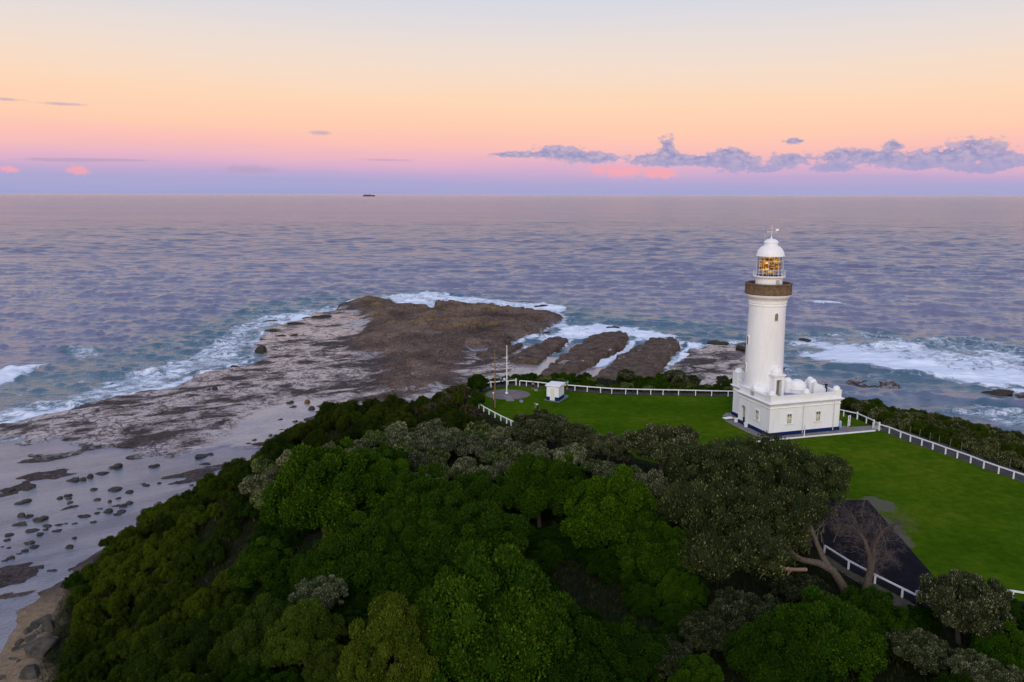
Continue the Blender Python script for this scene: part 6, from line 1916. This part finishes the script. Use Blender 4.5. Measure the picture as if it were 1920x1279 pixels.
TREG = np.array([(60, 1400), (90, 1279), (120, 1120), (200, 1010), (300, 930), (430, 860), (480, 820), (600, 770), (760, 750), (850, 730), (900, 770), (870, 795), (700, 800), (600, 835), (500, 865), (470, 930), (490, 1010), (440, 1060), (480, 1150), (440, 1279), (430, 1400)], float)
BREG = np.array([(480, 865), (600, 835), (700, 800), (870, 795), (960, 780), (985, 800), (1100, 815), (1330, 850), (1260, 905), (1180, 935), (1080, 860), (1000, 850), (930, 890), (760, 890), (680, 840), (480, 960)], float)
SHOREPX = np.array([(-400, 1500), (-400, 1090), (118, 1090), (136, 1130), (128, 1165), (112, 1205), (104, 1240), (84, 1290), (60, 1500)], float)
CLEAR = np.array([(1060, 1000), (1180, 1060), (1180, 1110), (1300, 1150), (1210, 1180), (1070, 1110), (1020, 1040)], float)
LANDM = [(110, 1180, 'above the sandy bank'), (170, 1080, 'at the shoreline bend above the boulders'), (250, 985, 'on the slope facing the lagoon rocks'), (370, 925, 'at the lagoon edge of the slope'), (440, 890, 'on the slope edge by the wet sand'),
         (520, 835, 'on the crest edge above the wet sand'), (610, 795, 'on the crest edge above the scattered boulders'), (700, 775, 'on the crest below the pale rock shelf'), (780, 765, 'on the crest next to the dry brown bushes'),
         (420, 980, 'behind the slope edge beside the wood'), (330, 1050, 'in the middle of the seaward slope'), (240, 1120, 'low on the seaward slope'), (200, 1220, 'at the bottom corner of the slope'), (320, 1160, 'in the lower middle of the slope'),
         (400, 1100, 'beside the small green tree of the wood'), (420, 1220, 'beside the grey olive feathery tree'), (540, 880, 'behind the broad left green tree'), (640, 850, 'behind the topmost green tree'), (760, 820, 'in the grey scrub below the crest'),
         (820, 860, 'behind the wide central green trees'), (900, 830, 'below the curved white fence'), (960, 830, 'below the bush against the lawn'), (1060, 860, 'behind the tall round green tree'), (1180, 890, 'left of the domed banksia'), (1290, 900, 'beside the big spreading banksia')]


def label_for(kind, px, py, R, v):
    dd = [(px - a) ** 2 + (py - b_) ** 2 * 1.5 for a, b_, _ in LANDM]
    i = int(np.argmin(dd))
    a, b_, w = LANDM[i]
    size = 'small' if R < 1.55 else ('large' if R > 2.1 else 'medium')
    if kind == 'T': tone = ('yellowish' if v > 0.55 else 'dark') + ' olive tea tree'
    elif kind == 'B': tone = ('silvery' if v > 0.55 else 'dull') + ' grey green banksia'
    else: tone = 'shade darkened green understorey bush'
    side = 'upper' if py < b_ - 12 else ('lower' if py > b_ + 12 else 'middle')
    return f'{size} {tone} {w}, {side} row', i

rs = np.random.RandomState(21)
cand = []
for y in np.arange(44, 182, 1.0):
    for x in np.arange(-66, 60, 1.0):
        cand.append((x + rs.uniform(-.5, .5), y + rs.uniform(-.5, .5)))
cand = np.array(cand)
rs.shuffle(cand)
cg = ground_h(cand[:, 0], cand[:, 1])
csc, csl = sdf(COAST, cand[:, 0], cand[:, 1]), sdf(LAWN, cand[:, 0], cand[:, 1])
cpx, cpy = proj_np(cand[:, 0], cand[:, 1], cg + 2.0)
inSh = sdf(SHOREPX, cpx, cpy)
inT, inB, inC = sdf(TREG, cpx, cpy), sdf(BREG, cpx, cpy), sdf(CLEAR, cpx, cpy)
cnt = dict(T=0, B=0, U=0)
CELL = {}
for i in range(len(cand)):
    x, y = cand[i]
    if csc[i] < 0.2 or csl[i] > -2.2 or cpx[i] < -40 or cpx[i] > 1960 or cpy[i] > 1400 or inC[i] > 0: continue
    if x > 10 and y > 100: continue
    if cpx[i] > 1290 and cpy[i] > 880 and cpx[i] < 1720: continue
    if inT[i] > 0 and cnt['T'] < 275: kd, R, sp, sq, hf = 'T', rs.uniform(1.35, 2.1) + 1.0 * rs.rand() ** 2, 0.84, rs.uniform(0.85, 1.25), rs.uniform(0.55, 0.95)
    elif inB[i] > 0 and cnt['B'] < 150: kd, R, sp, sq, hf = 'B', rs.uniform(1.4, 2.6), 0.72, rs.uniform(0.85, 1.2), rs.uniform(0.55, 0.9)
    elif cpy[i] > 840 and inB[i] < -8 and inT[i] < -6 and cnt['U'] < 190: kd, R, sp, sq, hf = 'U', rs.uniform(1.5, 2.4), 0.80, 0.85, 0.30
    else: continue
    if inSh[i] > -R * 0.85 * F_PX / max(60, np.hypot(y, 34)): continue
    if csc[i] < 3: R *= 0.85; hf *= 0.8
    if csl[i] > -6: R *= 0.8; hf *= 0.8
    ok = True
    for (a, b_, r) in PLACED:
        if (a - x) ** 2 + (b_ - y) ** 2 < (sp * 0.62 * (r + R)) ** 2: ok = False; break
    if not ok: continue
    v = rs.rand()
    g = cg[i]
    lab, cell = label_for(kd, cpx[i], cpy[i], R, v)
    if kd == 'T':
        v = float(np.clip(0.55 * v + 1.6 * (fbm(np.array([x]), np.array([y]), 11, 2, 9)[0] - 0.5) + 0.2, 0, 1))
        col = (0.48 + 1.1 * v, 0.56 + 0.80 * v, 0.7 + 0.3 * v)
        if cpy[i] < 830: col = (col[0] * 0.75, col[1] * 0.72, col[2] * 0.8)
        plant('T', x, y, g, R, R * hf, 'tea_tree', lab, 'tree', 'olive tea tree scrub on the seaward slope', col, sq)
    elif kd == 'B':
        col = (0.70 + 0.75 * v * v, 0.74 + 0.70 * v * v, 0.80 + 0.62 * v * v)
        if i % 4 == 0: col = (col[0] * 0.75, col[1] * 0.95, col[2] * 0.55)
        plant('B', x, y, g, R, R * hf, 'banksia_shrub', lab, 'shrub', 'grey green banksia scrub between the wood and the crest', col, sq)
    else:
        col = (0.40 + 0.25 * v, 0.46 + 0.28 * v, 0.5)  # leaf colour darkened to stand in for deep shade between the trees
        plant('G', x, y, g, R, R * hf, 'understorey_bush', lab, 'bush', 'shade darkened understorey bushes among the trees', col, sq)
    cnt[kd] += 1
print('scrub', cnt)

# right hand bank of dense coastal scrub beyond the grey path, and the strip behind the far fence
P0, P1 = at(1566, 777, GZ)[:2], at(2080, 960, GZ)[:2]
dirb = unit(P1 - P0)
nb = np.array([dirb[1], -dirb[0]])
if nb[0] < 0: nb = -nb
n_r = 0
for row in range(7):
    s = -6.0 + rs.uniform(0, 1)
    while s < 52:
        R = rs.uniform(1.3, 2.2)
        q_ = P0 + dirb * s + nb * (4.6 + row * 2.5 + rs.uniform(-.5, .5))
        if s < 3: q_ = q_ + nb * 0.8
        g = float(ground_h(np.array([q_[0]]), np.array([q_[1]]))[0])
        if sdf(COAST, q_[:1], q_[1:2])[0] > 0.5 and g > 6:
            v = rs.rand()
            kd = 'T' if rs.rand() < 0.45 else 'B'
            col = (0.62 + 0.35 * v, 0.64 + 0.36 * v, 0.45 + 0.25 * v) if kd == 'B' else (0.65 + 0.4 * v, 0.65 + 0.4 * v, 0.8)
            k_ = int(np.clip((s + 3) / 5.2, 0, 8))
            where = ['behind the lighthouse', 'beside the dark handrail', 'past the gate', 'by the first timber stakes', 'by the middle timber stakes', 'along the grey path', 'by the last timber stakes',
                     'near the right edge of the photo', 'at the right edge'][k_]
            rown = ['in the front row', 'in the second row', 'in the third row', 'in the middle of the bank', 'on the seaward side', 'on the seaward edge', 'on the seaward edge'][row]
            plant(kd, q_[0], q_[1], g, R, R * rs.uniform(0.35, 0.6), 'coastal_bush', f"{'light' if v > 0.6 else 'dark'} coastal bush {where}, {rown}", 'bush', 'dense scrub along the right hand bank', col, 1.0)
            n_r += 1
        s += R * 1.05
for row in range(4):
    xx = -13.0
    while xx < 40:
        R = rs.uniform(0.8, 1.35)
        yy = 142.5 + row * 2.4 + rs.uniform(-.4, .4) - (0.09 * max(0, xx - 8))
        g = float(ground_h(np.array([xx]), np.array([yy]))[0])
        v = rs.rand()
        px_, py_ = proj_np(xx, yy, g)
        if sdf(LAWN, np.array([xx]), np.array([yy]))[0] < -2.8 and not (1115 < px_ < 1165 and row > 0) and not (px_ > 1310 and row > 1):
            where = 'behind the poles' if px_ < 965 else ('behind the hut' if px_ < 1080 else ('behind the fence near the hut' if px_ < 1160 else ('along the middle of the far fence' if px_ < 1290 else 'near the lighthouse end of the fence')))
            kd = 'T' if v < 0.75 else 'B'
            plant(kd, xx, yy, g, R, R * 0.45, 'low_bush', f"low {'bright' if v > 0.4 else 'dark'} green bush {where}, {['front', 'second', 'third', 'cliff edge'][row]} row", 'bush', 'low bushes behind the far fence',
                  (0.55 + 0.4 * v, 0.75 + 0.4 * v, 0.6), 0.8)
            n_r += 1
        xx += R * 1.35
print('bank', n_r, 'all', len(PLACED))

# ---- rough grass and undergrowth on the bare ground between the trees
ur = np.random.RandomState(8)
N0 = 420000
X = ur.uniform(-64, 100, N0); Y = ur.uniform(40, 176, N0)
sc_, sl_ = sdf(COAST, X, Y), sdf(LAWN, X, Y)
h_ = ground_h(X, Y)
ppx, ppy = proj_np(X, Y, h_ + 0.3)
k = (sc_ > 0.3) & (sl_ < -0.7) & (ppx > -30) & (ppx < 1950) & (ppy < 1330) & (ppy > 690)
clear = sdf(CLEAR, ppx, ppy) > -30
edge = sc_ < 5
nearlawn = sl_ > -9
k &= clear | edge | nearlawn | (ur.rand(N0) < 0.6)
asp = sdf(np.concatenate([ASPH]), X, Y) > -0.6
k &= ~asp
vp = poly([(1546, 1039), (1590, 1068), (1640, 1094.5), (1691, 1121), (1745, 1148), (1740, 1168), (1700, 1150), (1640, 1112), (1585, 1078), (1540, 1047)], GZ)
k &= sdf(vp, X, Y) < 0.1
pth = poly([(1650, 806), (1700, 827), (1800, 861.5), (1925, 906.5), (2150, 986), (2170, 972), (1935, 890), (1810, 845), (1705, 810), (1658, 797)], GZ)
k &= sdf(pth, X, Y) < 0.2
X, Y, h_ = X[k], Y[k], h_[k]
m_ = len(X)
ax = unit(np.stack([ur.normal(size=m_) * 0.5, ur.normal(size=m_) * 0.5, np.full(m_, 1.0)], 1))
sd_ = unit(np.cross(ax, ur.normal(size=(m_, 3))))
ln = ur.uniform(0.2, 0.6, m_)[:, None]; wd = ur.uniform(0.015, 0.045, m_)[:, None]
B_ = np.stack([X, Y, h_ - 0.03], 1)
V = np.stack([B_ - sd_ * wd, B_ + sd_ * wd, B_ + ax * ln + sd_ * wd * 0.3, B_ + ax * ln - sd_ * wd * 0.3], 1).reshape(-1, 3)
UG = leaf_mat('rough_grass', (0.010, 0.018, 0.003), (0.036, 0.046, 0.012), (0.08, 0.066, 0.032), 0.6, 0.9, 0.0)
o = bpy.data.objects.new('undergrowth', np_mesh('undergrowth', V, np.arange(4 * m_).reshape(-1, 4), UG, False, dict(tint=np.repeat(ur.rand(m_), 4), pale=np.repeat((ur.rand(m_) < 0.12).astype(float), 4))))
COL.objects.link(o)
tag(o, 'rough dark grass and undergrowth between the trees and along the lawn edge', 'grass', None, 'stuff')
